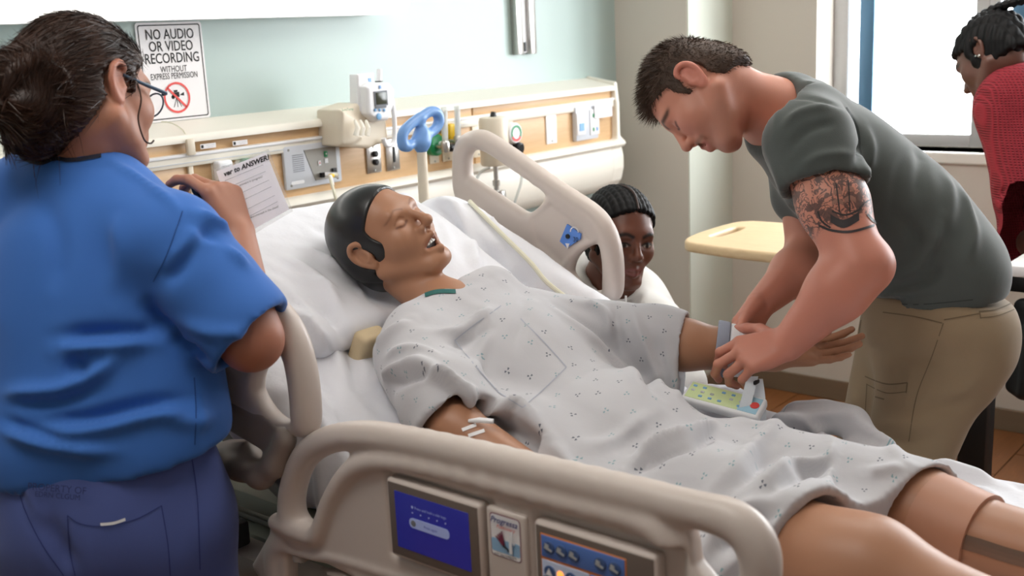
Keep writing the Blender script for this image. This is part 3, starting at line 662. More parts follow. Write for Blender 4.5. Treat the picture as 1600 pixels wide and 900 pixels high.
# beams and boxes seen between the rails at the head side
MB().box2((1.31, -1.6, .28), (1.33, -.72, .60), .004).build('frame_shield', 'frame_dark', bed)
for (u, v, h, X_, m_, nm) in ((392, 786, .018, 1.20, 'frame_green', 'rail_slide'), (396, 812, .007, 1.22, 'frame_grey', 'rail_slide'), (405, 850, .016, 1.19, 'frame_green', 'lower_slide')):
    p = onx(u, v, X_); MB().box2((X_, -1.62, p[2]-h), (X_+.06, -.76, p[2]+h), .005).build(nm, m_, bed)
a_ = onx(366, 835, 1.15); MB().box(a_, (.05, .035, .05), None, .006).build('junction_box', 'frame_dark', bed)
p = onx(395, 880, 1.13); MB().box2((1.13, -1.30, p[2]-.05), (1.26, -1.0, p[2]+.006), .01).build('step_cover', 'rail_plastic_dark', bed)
# head-end rails: moulded plate with two grip openings
def zpt(u, v, X=2.15): p = onx(680+u/3, 190+v/3, X); return (p[1], p[2])
OUT = [(98, 330), (95, 200), (108, 120), (150, 68), (205, 52), (262, 72), (330, 112), (450, 195), (600, 300), (740, 388), (806, 452), (845, 530), (866, 620), (872, 720), (868, 805), (850, 836), (800, 842), (720, 836), (650, 822), (570, 790), (420, 700), (260, 560), (150, 430)]
H1 = [(168, 250), (160, 180), (172, 130), (205, 112), (250, 128), (340, 185), (440, 255), (525, 318), (528, 345), (505, 385), (470, 415), (440, 425), (400, 405), (300, 340), (190, 268)]
H2 = [(762, 574), (786, 582), (798, 640), (800, 770), (780, 788), (735, 790), (690, 762), (655, 715), (650, 690), (668, 640), (710, 596)]
def rail_mesh(X, dy):
    o2 = [zpt(*p) for p in OUT]; h1 = spline([zpt(*p) for p in H1], 3, True); h2 = spline([zpt(*p) for p in H2], 3, True); o2 = spline(o2, 3, True)
    f = Field((X-.05, -1.42+dy, .78), (X+.05, -.66+dy, 1.38), .0045)
    of = np.array([dy, 0])
    f.poly(o2+of, (X, 0, 0), (0, 1, 0), (0, 0, 1), .021, .0185)
    for h in (h1, h2): f.poly(h+of, (X, 0, 0), (0, 1, 0), (0, 0, 1), .05, .004, k=.022, op='s')
    # raised grip all round, recessed field in the middle
    pth = [zpt(*p) for p in ((132, 300), (128, 170), (150, 105), (205, 84), (255, 100), (330, 148), (440, 225), (590, 332), (720, 420), (785, 490), (822, 580), (836, 690), (834, 790))]
    P = [np.array([X, y+dy, z]) for y, z in spline(pth, 3)]; f.chain(P, [.0215]*len(P), k=.012)
    mid = [zpt(*p) for p in ((560, 380), (720, 500), (745, 545), (690, 570), (640, 620), (610, 660), (500, 560), (470, 450))]
    for sg in (-1, 1): f.poly(np.array(mid)+of, (X+sg*.030, 0, 0), (0, 1, 0), (0, 0, 1), .014, .006, k=.012, op='s')
    return f.mesh(2)
V, F_ = rail_mesh(2.15, 0); r1 = add('head_rail', V, F_, 'rail_plastic', bed)
V, F_ = rail_mesh(1.12, -.085); r2 = add('head_rail', V, F_, 'rail_plastic', bed)
# blue badge on the far head rail (inner face)
q = [zpt(*p) for p in ((640, 475), (705, 520), (702, 545), (640, 585), (606, 555))]; XB = 2.15-.020
MB().prism([(a, b) for a, b in q], (XB, 0, 0), (0, 1, 0), (0, 0, 1), .004).build('rail_badge', 'badge_blue', r1, False); cxy = np.mean(q, 0)
bm_ = MB().prism(circ(.006, 10, cxy[0]+.008, cxy[1]+.002), (XB-.0035, 0, 0), (0, 1, 0), (0, 0, 1), .003); bm_.build('badge_dot', 'ink_black', r1, False)
text('badge_mark', '30', (XB-.001, cxy[0]-.016, cxy[1]-.004), (0, -1, 0), (0, 0, 1), .016, 'ink_black', r1, .001); pa = [(cxy[0]-.012+.012*math.cos(t), cxy[1]+.014+.012*math.sin(t)) for t in np.linspace(0, math.pi, 8)]
MB().tube([(XB-.001, a, b) for a, b in pa], .0015, 6).build('badge_arc', 'paper_white', r1); MB().prism([(cxy[0]+.010, cxy[1]-.03), (cxy[0]+.004, cxy[1]-.016), (cxy[0]+.016, cxy[1]-.016)], (XB-.002, 0, 0), (0, 1, 0), (0, 0, 1), .002).build('badge_arrow', 'paper_white', r1, False)
# rail arm below the near head rail
f = Field((1.06, -1.36, .62), (1.2, -.95, 1.0), .005)
def npt(u, v, X=1.12): p = onx(u, v, X); return (p[1], p[2])
f.poly([npt(340, 600), (npt(420, 640)), npt(452, 668), npt(430, 705), npt(405, 690), npt(345, 655)], (1.12, 0, 0), (0, 1, 0), (0, 0, 1), .022, .010)
f.chain([onx(446, 686, 1.10), onx(432, 725, 1.10), onx(408, 742, 1.10), onx(372, 730, 1.10), onx(345, 715, 1.10)], [.020, .020, .022, .020, .018], k=.02)
f.poly([npt(345, 690), npt(385, 690), npt(415, 728), npt(400, 752), npt(350, 735)], (1.125, 0, 0), (0, 1, 0), (0, 0, 1), .02, .01, k=.02)
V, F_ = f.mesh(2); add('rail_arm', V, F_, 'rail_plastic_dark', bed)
# near side rail
XN = 1.115
f = Field((XN-.06, -2.24, .55), (XN+.05, -1.12, 1.07), .0045)
def mp_(u, v): p = onx(u, v, XN); return np.array([XN, p[1], p[2]])
def m2(u, v): p = onx(u, v, XN); return (p[1], p[2])
TP = [(470, 835), (456, 800), (460, 755), (478, 712), (512, 688), (560, 680), (620, 685), (720, 706), (850, 738), (1000, 774), (1100, 799), (1150, 815), (1180, 845), (1190, 890), (1180, 950)]
P = [mp_(*p) for p in spline(TP, 4)]
panel = [(548, 672), (700, 690), (850, 722), (1000, 758), (1040, 775), (1075, 815), (1090, 880), (1092, 1010), (430, 930), (428, 830), (436, 800), (475, 815), (500, 822), (514, 790), (532, 740), (556, 705), (560, 690)]
f.poly(spline([m2(*p) for p in panel], 2, True), (XN+.004, 0, 0), (0, 1, 0), (0, 0, 1), .018, .008)
f.chain(P, [.0185]*len(P), k=.016)
RP = [(438, 812), (470, 824), (500, 834), (512, 815), (524, 780), (545, 745), (572, 723), (612, 717), (700, 732), (850, 770), (1000, 808), (1036, 824), (1056, 860), (1066, 910), (1070, 960)]
P = [mp_(*p)-np.array([.012, 0, 0]) for p in spline(RP, 4)]; f.chain(P, [.012]*len(P), k=.012)
f.chain([mp_(*p)-np.array([.01, 0, 0]) for p in spline([(440, 850), (490, 868), (520, 866), (560, 876), (640, 900), (700, 915)], 4)], [.006]*21, k=.008)
f.chain([mp_(*p) for p in spline([(452, 835), (434, 862), (436, 900), (446, 950)], 4)], [.017]*13, k=.012)
f.poly([m2(455, 862), m2(520, 880), m2(560, 900), m2(455, 960)], (XN, 0, 0), (0, 1, 0), (0, 0, 1), .06, .004, k=.012, op='s')
# recesses for screen, label bridge and key pad
f.rbox((XN-.02, -1.612, .876), (.016, .110, .073), .006, k=.006, op='s'); f.rbox((XN-.02, -1.915, .86), (.016, .122, .10), .006, k=.006, op='s')
V, F_ = f.mesh(2); nr = add('side_rail', V, F_, 'rail_plastic', bed)
f = Field((XN-.06, -1.64, .72), (XN+.03, -1.2, .87), .004)
f.chain([mp_(*p)+np.array([.0, 0, 0]) for p in spline([(470, 868), (478, 892), (500, 900), (545, 905), (590, 925)], 4)], [.013]*17, k=.01)
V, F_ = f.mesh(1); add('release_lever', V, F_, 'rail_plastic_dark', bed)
XS = XN-.0225
def yb(y0, y1, z0, z1, x, t, r): return MB().box((x, (y0+y1)/2, (z0+z1)/2), (t, abs(y1-y0), abs(z1-z0)), None, r, 3)
bz = yb(-1.513, -1.706, .812, .943, XS+.009, .024, .007).build('screen_housing', 'rail_plastic', nr)
yb(-1.518, -1.701, .818, .938, XS-.0015, .004, .0015).build('screen_bezel', 'bezel_brown', bz); yb(-1.532, -1.684, .833, .926, XS-.003, .003, .001).build('display', 'screen_blue', bz)
EYm = np.array([0, -1., 0])
MB().prism(rrect(.082, .016, .007), (XS-.0050, -1.604, .882), EYm, EZ, .001).build('display_button', 'screen_bar', bz, False)
text('display_line', '\u25cf Press and hold a side logo', (XS-.0046, -1.604, .9075), EYm, EZ, .0062, 'screen_bar', bz, .0006)
dd = MB()
for k in range(5): dd.prism(circ(.0011, 8, (k-2)*.017, 0), (XS-.0046, -1.604, .8985), EYm, EZ, .0006)
for k in range(5): MB().prism(circ(.0013, 8, (k-2)*.017, 0), (XS-.0046, -1.604, .8985), EYm, EZ, .0006).build('display_dot', 'screen_bar', bz, False)
MB().prism(circ(.005, 14), (XS-.0062, -1.572, .882), EYm, EZ, .0006).build('display_icon', 'ink_grey', bz, False); text('display_line', 'Press again', (XS-.0062, -1.608, .882), EYm, EZ, .0062, 'screen_blue', bz, .0006)
# label bridge and sticker
lbp = yb(-1.712, -1.786, .76, .944, XS+.012, .022, .006).build('label_bridge', 'rail_plastic', nr)
st = MB().prism(rrect(.056, .066, .006), (XS+.0008, -1.749, .904), EYm, EZ, -.0012).build('bed_label', 'sticker_maroon', nr, False)
MB().prism(rrect(.053, .063, .005), (XS+.0004, -1.749, .904), EYm, EZ, -.0014).build('label_face', 'paper_white', st, False); MB().prism(rrect(.052, .020, .003), (XS+.0001, -1.749, .8890), EYm, EZ, -.0014).build('label_sky', 'sticker_blue', st, False)
xs = XS-.0018
text('lettering', 'Progressa', (xs, -1.749, .9285), EYm, EZ, .0125, 'sticker_navy', st, .0004, shear=.3, bold=.0002); text('lettering', 'Pulmonary', (xs, -1.752, .9195), EYm, EZ, .0078, 'sign_red', st, .0004, shear=.3); text('lettering', 'with StayInPlace\u2122', (xs, -1.749, .8765), EYm, EZ, .0056, 'ink_black', st, .0004, shear=.2)
for k in range(4): MB().prism([(-.004-k*.0035, .012-k*.003), (-.0015-k*.0032, .0125-k*.003), (.002, -.008), (-.001, -.009)], (xs-.0003*k, -1.747, .901), EYm, EZ, .0004).build('backrest_picture', 'sticker_maroon', st, False)
MB().prism([(-.001, -.007), (.010, -.012), (.010, -.016), (.008, -.016), (.008, -.0135), (-.001, -.010)], (xs-.001, -1.747, .901), EYm, EZ, .0004).build('seat_picture', 'ink_black', st, False)
fg = MB(); fg.prism(circ(.0034, 10, .012, .0125), (xs-.0006, -1.749, .901), EYm, EZ, .0004); fg.prism([(.009, .008), (.014, .009), (.019, -.002), (.018, -.004), (.014, .001), (.0145, -.018), (.009, -.018), (.0085, -.004)], (xs-.0006, -1.749, .901), EYm, EZ, .0004); fg.build('figure_picture', 'white_plastic', st, False)
# key pad
kp = yb(-1.803, -2.003, .70, .947, XS+.009, .024, .007).build('keypad_housing', 'rail_plastic', nr)
yb(-1.808, -1.998, .705, .942, XS-.0015, .004, .0015).build('keypad_frame', 'bezel_brown', kp)
yb(-1.816, -1.957, .705, .932, XS-.0025, .004, .001).build('keypad_border', 'orange_line', kp); yb(-1.818, -1.955, .898, .930, XS-.0035, .004, .001).build('key_row_panel', 'pad_blue', kp); yb(-1.818, -1.898, .80, .894, XS-.0035, .004, .001).build('key_field', 'pad_pale', kp); yb(-1.900, -1.955, .80, .894, XS-.0035, .004, .001).build('key_side_field', 'pad_blue', kp)
def key(y, z, r, tri=None, face='key_silver'):
    k = MB().lathe([(r, 0), (r, .0012), (r*.9, .002)], (XS-.0055, y, z), (-1, 0, 0), 18).build('key', 'key_ring_blue', kp); q = (XS-.0078, y, z)
    if tri: MB().prism([(-r*.6, -r*.45), (r*.6, -r*.45), (0, r*.7)], q, EYm, EZ, .0006).build('key_arrow', 'paper_white', k, False)
    else:
        MB().prism([(-r*.75, -r*.1), (r*.6, -r*.5), (r*.7, -r*.2), (-r*.6, r*.3)], q, EYm, EZ, .0006).build('key_picture', face, k, False); MB().prism([(-r*.6, r*.35), (r*.1, r*.1), (r*.1, r*.5), (-r*.5, r*.7)], q, EYm, EZ, .0006).build('key_picture', face, k, False)
for y in (-1.832, -1.853, -1.874, -1.917, -1.940): key(y, .914, .0095)
for y in (-1.832, -1.868, -1.889): key(y, .878, .0095, True)
for y in (-1.915, -1.94): key(y, .872, .0085)
MB().prism(circ(.0055, 14), (XS-.0058, -1.850, .879), EYm, EZ, .001).build('indicator_light', 'amber_lit', kp, False)
for y, w_ in ((-1.834, .022), (-1.874, .026)): MB().prism([(-w_/2, .001), (w_/2, -.001), (w_/2, -.004), (-w_/2, -.003)], (XS-.0058, y, .864), EYm, EZ, .001).build('key_legend', 'ink_black', kp, False); MB().prism(circ(.003, 8, -w_/2, .003), (XS-.0058, y, .864), EYm, EZ, .001).build('key_legend', 'ink_black', kp, False)
# push handle at the head end
YP = -.62
def bpt(x, y): p = ony(500+x/4.285, 90+y/4.285, YP); return p
ph = add('push_handle', *(lambda f: (f.chain([bpt(*p) for p in spline([(592, 590), (560, 594), (550, 560), (556, 505), (590, 462), (640, 420), (690, 390), (735, 362), (775, 365), (795, 395), (795, 440), (765, 485), (715, 520), (690, 560)], 4)], [.0108]*53, k=.008), f.chain([bpt(592, 592), bpt(650, 555), bpt(680, 500), bpt(672, 415)], [.0115, .013, .012, .0115], k=.012), f.chain([bpt(684, 520), bpt(680, 575), bpt(680, 610)], [.018, .018, .0125], k=.02), f.mesh(1))[-1])(Field((2.02, YP-.05, 1.27), (2.27, YP+.05, 1.43), .0035)), 'blue_handle', bed)
c = bpt(690, 548)+NY*.0185; MB().prism(circ(.012, 22, 0, 0, .0155), c, EX, EZ, -.0015).build('warning_sticker', 'sign_red', ph, False); MB().prism(circ(.0105, 22, 0, 0, .014), c+NY*.0008, EX, EZ, -.0014).build('sticker_face', 'paper_white', ph, False)
MB().prism([(-.008, -.009), (-.006, -.011), (.008, .009), (.006, .011)], c+NY*.0025, EX, EZ, -.0005).build('sticker_bar', 'sign_red', ph, False); text('sticker_mark', '\u2192\u2190', c+NY*.0025, EX, EZ, .009, 'ink_black', ph, .0008)
MB().tube([bpt(680, 612), bpt(686, 720), bpt(694, 900), (2.13, YP, .46)], [.0135, .0135, .0145, .0145], 16).build('handle_post', 'ivory_plastic', bed)
MB().box2((1.75, -.66, .435), (2.15, -.60, .49), .006).build('post_bracket', 'frame_grey', bed); MB().box2((1.98, -.79, .44), (2.04, -.60, .49), .006).build('post_bracket', 'frame_grey', bed)
# ---------------------------------------------------------------- sheet, pillow, cable on the bed
t = NT('white_linen'); 
t.b.inputs['Base Color'].default_value = S(226, 227, 233); t.b.inputs['Roughness'].default_value = .85; t.b.inputs['Sheen Weight'].default_value = .2
t.l(t.bump(t.noise(45, 4), .35, .004), t.b.inputs['Normal']); MATS['white_linen'] = t.m
f = Field((1.08, -3.15, .5), (2.22, -.58, 1.34), .008); slab(f, .447, .004, .045, .05); f.chain(spline([(1.99, -.79, 1.15), (2.02, -.95, 1.075), (2.045, -1.2, .945), (2.05, -1.42, .83)], 4), [.045, .05, .052, .05, .048, .048, .048, .048, .046, .044, .04, .036, .03], k=.05)
V, F_ = f.mesh(2)
top = np.clip((normals(V, F_)[:, 2])*1.4, 0, 1)
N = normals(V, F_); loc = np.stack([V[:, 0]*5, V[:, 1]*2.2+V[:, 0]*1.5, V[:, 2]*3], 1)
wr = np.abs(vnoise(loc, 2.2, 3, 3))**.8; side = (1-top)
V = V+N*((.5-wr)*.024*(.45+.55*top)+side*.012*np.sin(V[:, 1]*70+3*vnoise(V, 5, 4)))[:, None]
L = [([(430, 395), (500, 440), (540, 500)], .012, .012), ([(400, 420), (470, 470), (520, 560)], .010, .010), ([(470, 380), (540, 430), (570, 470)], .008, .008), ([(440, 480), (500, 520), (540, 600)], .012, .014), ([(500, 470), (545, 540), (560, 620)], .010, -.012), ([(450, 560), (490, 640), (540, 720)], .010, .016), ([(480, 560), (530, 640), (570, 690)], .010, -.014),
     ([(700, 310), (730, 360), (745, 430)], .014, .014), ([(740, 320), (800, 380), (850, 430)], .010, .012), ([(620, 310), (680, 312), (720, 330)], .012, .012), ([(1440, 720), (1500, 740), (1560, 760)], .014, .018), ([(1480, 700), (1540, 730), (1600, 760)], .010, -.012), ([(1520, 760), (1570, 790)], .010, .012)]
L = [(a_, b_*.8, c_*1.8) for a_, b_, c_ in L]
V = folds(V, F_, L)
sheet = add('bed_sheet', V, F_, 'white_linen', None); tag(sheet, 'wrinkled white sheet covering the mattress of the bed', 'bed sheet')
# pillow
HC = np.array([1.5688, -1.0436, 1.193])
pc0 = np.array([BX-.02, HC[1]+.13, 0]); pc0[2] = ZM+(pc0[1]-YH)*math.tan(INC)+.034
f = Field(pc0-.36, pc0+.36, .008); f.rbox(pc0, (.31, .21, .034), .032, RI, .02); f.ell(pc0+norI*.012, (.28, .18, .04), RI, k=.05)
f.ell(HC-np.array([0, 0, .03]), (.09, .10, .11), k=.05, op='s')
V, F_ = f.mesh(3); N = normals(V, F_); V = V+N*(.010*(.4-np.abs(vnoise(V*np.array([1, .5, 1]), 14, 5, 3))))[:, None]
V = folds(V, F_, L+[([(400, 400), (450, 430), (510, 450), (550, 460)], .007, .012), ([(420, 430), (480, 470), (530, 500)], .007, -.010), ([(450, 380), (500, 400), (540, 420)], .006, .010), ([(480, 350), (520, 370), (545, 390)], .006, -.008), ([(560, 330), (600, 310), (640, 300)], .006, .008), ([(400, 450), (460, 500), (500, 560)], .009, .012), ([(680, 330), (700, 370), (705, 420)], .009, .010)])
pil = add('pillow', V, F_, 'white_linen', None); tag(pil, 'flat white pillow under the manikin head', 'pillow')
hose = thing('hose', 'thin pale hose running down over the sheet beside the far rail', 'hose', onx(700, 292, 2.02))
bv = BVHTree.FromPolygons(np.array([v.co[:] for v in sheet.data.vertices]).tolist(), [list(p.vertices) for p in sheet.data.polygons])
hp = []
for u, v in spline([(697, 295), (720, 305), (750, 335), (790, 375), (830, 415), (856, 446), (900, 480)], 6):
    h_ = bv.ray_cast(Vector(CAM), Vector(ray(u, v)).normalized()); 
    if h_[0] is not None and h_[0].z > .6: hp.append(np.array(h_[0])+np.array([0, 0, .006]))
if len(hp) > 3: MB().tube(hp, .0055, 8).build('tubing', 'pale_tube', hose)
# note lying on the sheet
h_ = bv.ray_cast(Vector(CAM), Vector(ray(398, 391)).normalized())[0]; nn = thing('name_card', 'white paper card with writing lying on the sheet', 'note', h_)
MB().box(np.array(h_)+norI*.012, (.10, .07, .0012), RI).build('card', 'paper_white', nn); text('writing', 'EL', np.array(h_)+norI*.0132-EX*.01, RI[:, 0], RI[:, 1], .03, 'ink_black', nn, .0005)
# ---------------------------------------------------------------- heads, hands, hair
def skin_mat(name, rough=.45, sss=.12, var=.05, vs=14, bump=.12, bs=260, bd=.0008, coat=0, spec=.5):
    return pm(name, (1, 1, 1), rough, var=var, vs=vs, bump=bump, bs=bs, bd=bd, sss=sss, attr='Col', coat=coat, spec=spec)
def head(f, T, M, s=1.0, mouth_open=False, nose=1.0, jaw=1.0, lids=.0125, ears=True, occ=1.0):
    T = np.asarray(T, float); L = lambda *p: T+M@(np.array(p, float)*s)
    def e(c, r, k=.02, op='u', R=None): f.ell(L(*c), np.array(r)*s, M if R is None else M@R, k*s, op)
    def r(a, b, ra, rb, k=.02, op='u'): f.rc(L(*a), L(*b), ra*s, rb*s, k*s, op)
    e((0, -.014+.094*(1-occ)*.9, .036), (.074, .094*occ, .083), .0)
    e((0, .036, .0), (.062, .058, .085), .03)
    e((0, .034, -.05), (.050*jaw, .055, .060), .03)
    for x in (-1, 1):
        r((x*.056, -.004, -.052), (x*.022*jaw, .068, -.102), .019, .018, .022)          # jaw line
        e((x*.040, .060, -.026), (.024, .026, .026), .025)                               # cheek
    e((0, .074, -.100), (.022, .021, .019), .022)                                        # chin
    r((-.036, .080, .022), (.036, .080, .022), .012, .012, .022)                         # brow
    for x in (-1, 1):
        e((x*.032, .108, .0), (.021, .022, .0135), .010, 's')
        e((x*.0315, .0775, -.003), (.0165, .0135, .0115), .003)
    r((0, .089, .016), (0, .112*(.5+.5*nose), -.026), .0070, .0090, .008); e((0, .109*(.5+.5*nose), -.029), (.0115, .0115, .0100), .008)
    for x in (-1, 1): e((x*.0125, .098, -.034), (.0085, .0115, .0080), .006)
    e((0, .086, -.060), (.028, .016, .022), .014)                                        # muzzle
    if mouth_open:
        e((0, .096, -.069), (.030, .028, .0155), .005, 's')
        r((-.029, .079, -.068), (0, .1025, -.053), .0040, .0055, .005); r((0, .1025, -.053), (.029, .079, -.068), .0055, .0040, .005)
        r((-.028, .077, -.070), (0, .098, -.087), .0040, .0065, .006); r((0, .098, -.087), (.028, .077, -.070), .0065, .0040, .006)
        for x in (-1, 1): e((x*.0062, .106, -.0445), (.0040, .0060, .0055), .002, 's')
    else:
        r((-.021, .088, -.065), (0, .1005, -.0605), .0040, .0060, .006); r((0, .1005, -.0605), (.021, .088, -.065), .0060, .0040, .006)
        r((-.019, .088, -.070), (0, .0985, -.0745), .0042, .0070, .007); r((0, .0985, -.0745), (.019, .088, -.070), .0070, .0042, .007)
        r((-.023, .098, -.0675), (.023, .098, -.0675), .0016, .0016, .003, 's')
    if ears:
        for x in (-1, 1):
            a = math.radians(18); R = np.array([[1, 0, 0], [0, math.cos(a), -math.sin(a)], [0, math.sin(a), math.cos(a)]])
            q = [(x*.073, .006, .016), (x*.079, .004, .026), (x*.083, -.010, .029), (x*.084, -.022, .018), (x*.081, -.024, .0), (x*.076, -.016, -.018), (x*.0715, -.004, -.031), (x*.070, .003, -.026)]
            e((x*.072, -.008, .0), (.0085, .0165, .029), .006, R=R)
            P = spline(np.array(q), 3)
            for i in range(len(P)-1): r(tuple(P[i]), tuple(P[i+1]), .0046, .0046, .004)
            e((x*.0835, -.004, .0), (.0075, .0085, .0145), .004, 's', R)
            e((x*.073, .007, -.008), (.005, .004, .006), .004)
    return L
def loc_of(V, T, M, s): return ((V-np.asarray(T)) @ M)/s
def line_mask(Q, pts, w, n=3):
    P = spline(np.array(pts, float), n); fl = np.array([1., .15, 1.]); m = np.exp(-(segdist(Q*fl, P*fl)/w)**2); return m*(Q[:, 1] > P[:, 1].min()-.03)
def blend(C, m, col): return C*(1-m[:, None])+np.array(col)[None, :]*m[:, None]
def lin(*c): return np.array(S(*c)[:3])
def face_paint(V, C, T, M, s, lip, brow=None, browc=(.03, .02, .015), lash=None, ear_red=None, stubble=None, openeye=None):
    near = np.linalg.norm(V-np.asarray(T), axis=1) < .2*s; Q = loc_of(V[near], T, M, s); c = C[near]
    if stubble is not None:
        m = np.clip((-.045-Q[:, 2])/.03, 0, 1)*np.clip((Q[:, 1]+.01)/.03, 0, 1)*.45; c = blend(c, m, stubble)
    m = np.maximum(line_mask(Q, [(-.022, .09, -.065), (0, .104, -.060), (.022, .09, -.065)], .0036), line_mask(Q, [(-.019, .088, -.071), (0, .101, -.075), (.019, .088, -.071)], .0042)); c = blend(c, np.clip(m*1.2, 0, 1)*.8, lip)
    if ear_red is not None:
        m = np.clip((np.abs(Q[:, 0])-.070)/.006, 0, 1)*(np.abs(Q[:, 1]+.008) < .035)*(np.abs(Q[:, 2]) < .045); c = blend(c, m*.6, ear_red)
    for x in (-1, 1):
        if openeye is not None:
            d = np.sqrt(((Q[:, 0]-x*.032)/.0105)**2+((Q[:, 2]+.004)/.0040)**2)*(Q[:, 1] > .07)+9*(Q[:, 1] <= .07); c = blend(c, np.clip((1.25-d)*3, 0, 1), openeye)
            d = np.sqrt(((Q[:, 0]-x*.032-openeye_dx(x))/.0050)**2+((Q[:, 2]+.0045)/.0048)**2)*(Q[:, 1] > .07)+9*(Q[:, 1] <= .07); c = blend(c, np.clip((1.2-d)*4, 0, 1), (.01, .006, .005))
        if brow: c = blend(c, np.clip(line_mask(Q, [(x*.015, .094, .019), (x*.034, .090, .026), (x*.053, .074, .019)], brow)*1.4, 0, 1), browc)
        if lash is not None: c = blend(c, np.clip(line_mask(Q, [(x*.017, .088, -.003), (x*.032, .092, .0025 if openeye is not None else -.008), (x*.047, .080, -.003)], .0026)*1.3, 0, 1), lash)
    C[near] = c; return C
def openeye_dx(x): return .0
def hair_cap(T, M, s, grow, cut, h=.003, extra=None, smooth=2, pad=.18, kx=.0, occ=1.0):
    T = np.asarray(T, float); f = Field(T-pad*s, T+pad*s, h); L = lambda *p: T+M@(np.array(p, float)*s)
    f.ell(L(0, -.014+.094*(1-occ)*.9, .036), np.array((.074+grow, .094*occ+grow, .083+grow))*s, M, 0); f.ell(L(0, .036, .0), np.array((.062+grow, .058+grow, .085+grow))*s, M, .03*s); f.ell(L(0, -.045, -.03), np.array((.056+grow, .052+grow, .06+grow))*s, M, .04*s)
    X, Y, Z = np.meshgrid(*[a-T[i] for i, a in enumerate(f.ax)], indexing='ij')
    q = [(X*M[0, i]+Y*M[1, i]+Z*M[2, i])/s for i in range(3)]
    f.D = np.maximum(f.D, cut(*q)*s)
    if extra: extra(f, L)
    return f.mesh(smooth)
def hand(f, W, fd, pn, ts, size=1.0, curl=(.3, .3, .3, .3), spread=.12, thumb=(.5, .3), k=.008, thumb_dir=None):
    """W wrist, fd finger direction, pn out of the palm, ts thumb side; curl bends towards the palm"""
    fd = np.array(fd, float); fd /= np.linalg.norm(fd); pn = np.array(pn, float); pn -= pn@fd*fd; pn /= np.linalg.norm(pn); sd = np.cross(fd, pn); sd = sd if sd@np.array(ts) > 0 else -sd
    W = np.array(W, float); z = size
    for i, (off, ln) in enumerate(((.030, .076), (.010, .080), (-.010, .076), (-.028, .068))):
        kn = W+fd*ln*z*1.05+sd*off*z; f.rc(W+sd*off*.55*z+fd*.01*z, kn, .0155*z, .0120*z, k*1.6)
        lens = ((.044, .026, .021), (.049, .029, .022), (.045, .027, .021), (.035, .021, .018))[i]; ang = 0; p = kn; d0 = fd+sd*off/.03*spread; d0 /= np.linalg.norm(d0)
        cb_ = curl[i]; cu = cb_ if isinstance(cb_, tuple) else (cb_, cb_*1.1, cb_*.8); rr = (.0100, .0090, .0082, .0072) if i < 3 else (.0086, .0078, .0070, .0062)
        for j in range(3):
            ang += cu[j]; d = d0*math.cos(ang)+pn*math.sin(ang); q = p+d*lens[j]*z; f.rc(p, q, rr[j]*z, rr[j+1]*z, .004); p = q
    f.ell(W+fd*.045*z+pn*.006*z, np.array((.036, .040, .014))*z, np.stack([sd, fd, pn], 1), .012)
    b = W+fd*.022*z+sd*.022*z+pn*.008*z; td = thumb_dir if thumb_dir is not None else sd*math.cos(thumb[0])+fd*math.sin(thumb[0])+pn*thumb[1]; td = np.array(td, float)/np.linalg.norm(td)
    m1 = b+td*.042*z; t2 = td*.75+fd*.45+pn*.15; t2 /= np.linalg.norm(t2); m2_ = m1+t2*.030*z; m3 = m2_+(t2*.9+pn*.15)/1.0*.025*z
    f.rc(b, m1, .0165*z, .0120*z, .012); f.rc(m1, m2_, .0112*z, .0100*z, .004); f.rc(m2_, m3, .0100*z, .0082*z, .004)
def put(f, name, m, parent, smooth=1, noise=None, fold=None, fnoise=()):
    V, F = f.mesh(smooth)
    if noise or fnoise:
        N = normals(V, F)
        for (sc, amp, seed) in ([noise] if noise else [])+list(fnoise): V = V+N*(amp*vnoise(V, sc, seed))[:, None]
    if fold: V = folds(V, F, fold)
    return V, F
# ---------------------------------------------------------------- manikin
skin_mat('manikin_skin', .46, .0, .03, 6, .02, 300, .0004, .0)
pm('manikin_hair', (16, 16, 18), .38, var=.1, vs=20, coat=.15)
pm('teeth', (236, 234, 228), .3, var=.02)
pm('mouth_dark', (52, 26, 22), .5, var=.1)
pm('gown_trim', (22, 92, 88), .7, var=.06, vs=40)
pm('cuff_grey', (150, 156, 172), .9, var=.05, vs=60, bump=.5, bs=900, bd=.0008)
pm('cuff_white', (228, 228, 232), .9, var=.03, vs=40, bump=.4, bs=600, bd=.0008)
pm('strap_white', (226, 232, 238), .7, var=.03, vs=30)
pm('tape_white', (244, 244, 246), .6, var=.02)
pm('tan_pad', (206, 186, 150), .7, var=.06)
MT = HC.copy(); MM = frame((.0547, -.8146, .5774), (-.3108, .5356, .7852)); MS = 1.02
mk = thing('manikin', 'patient training manikin in a printed gown lying on the bed', 'manikin', (1.62, -1.75, ZM))
f = Field((1.2, -2.95, .70), (2.24, -.9, 1.36), .0075, fine=[(0, 1.46, 1.72, .0025), (1, -1.19, -.92, .0025), (2, 1.06, 1.33, .0025), (1, -1.90, -1.68, .0032), (0, 1.96, 2.17, .0032), (2, .88, .99, .0032)])
L_ = head(f, MT, MM, MS, mouth_open=True, nose=1.12, jaw=1.08)
NB = np.array([1.60, -1.205, 1.045]); CH = np.array([1.62, -1.36, .945])
f.rc(L_(0, -.034, -.045), NB, .046, .054, .016); f.rc(NB, CH, .060, .07, .04)
f.ell(CH, (.165, .16, .075), RI, .04); f.ell((1.60, -1.56, .845), (.13, .16, .06), None, .04); f.ell((1.60, -1.76, .795), (.13, .13, .055), None, .04)
SR, SL = np.array([1.42, -1.27, .985]), np.array([1.825, -1.29, .985]); ER, EL = np.array([1.305, -1.465, .945]), np.array([1.925, -1.545, .950]); WR, WL = np.array([1.325, -1.70, .855]), np.array([2.01, -1.705, .929])
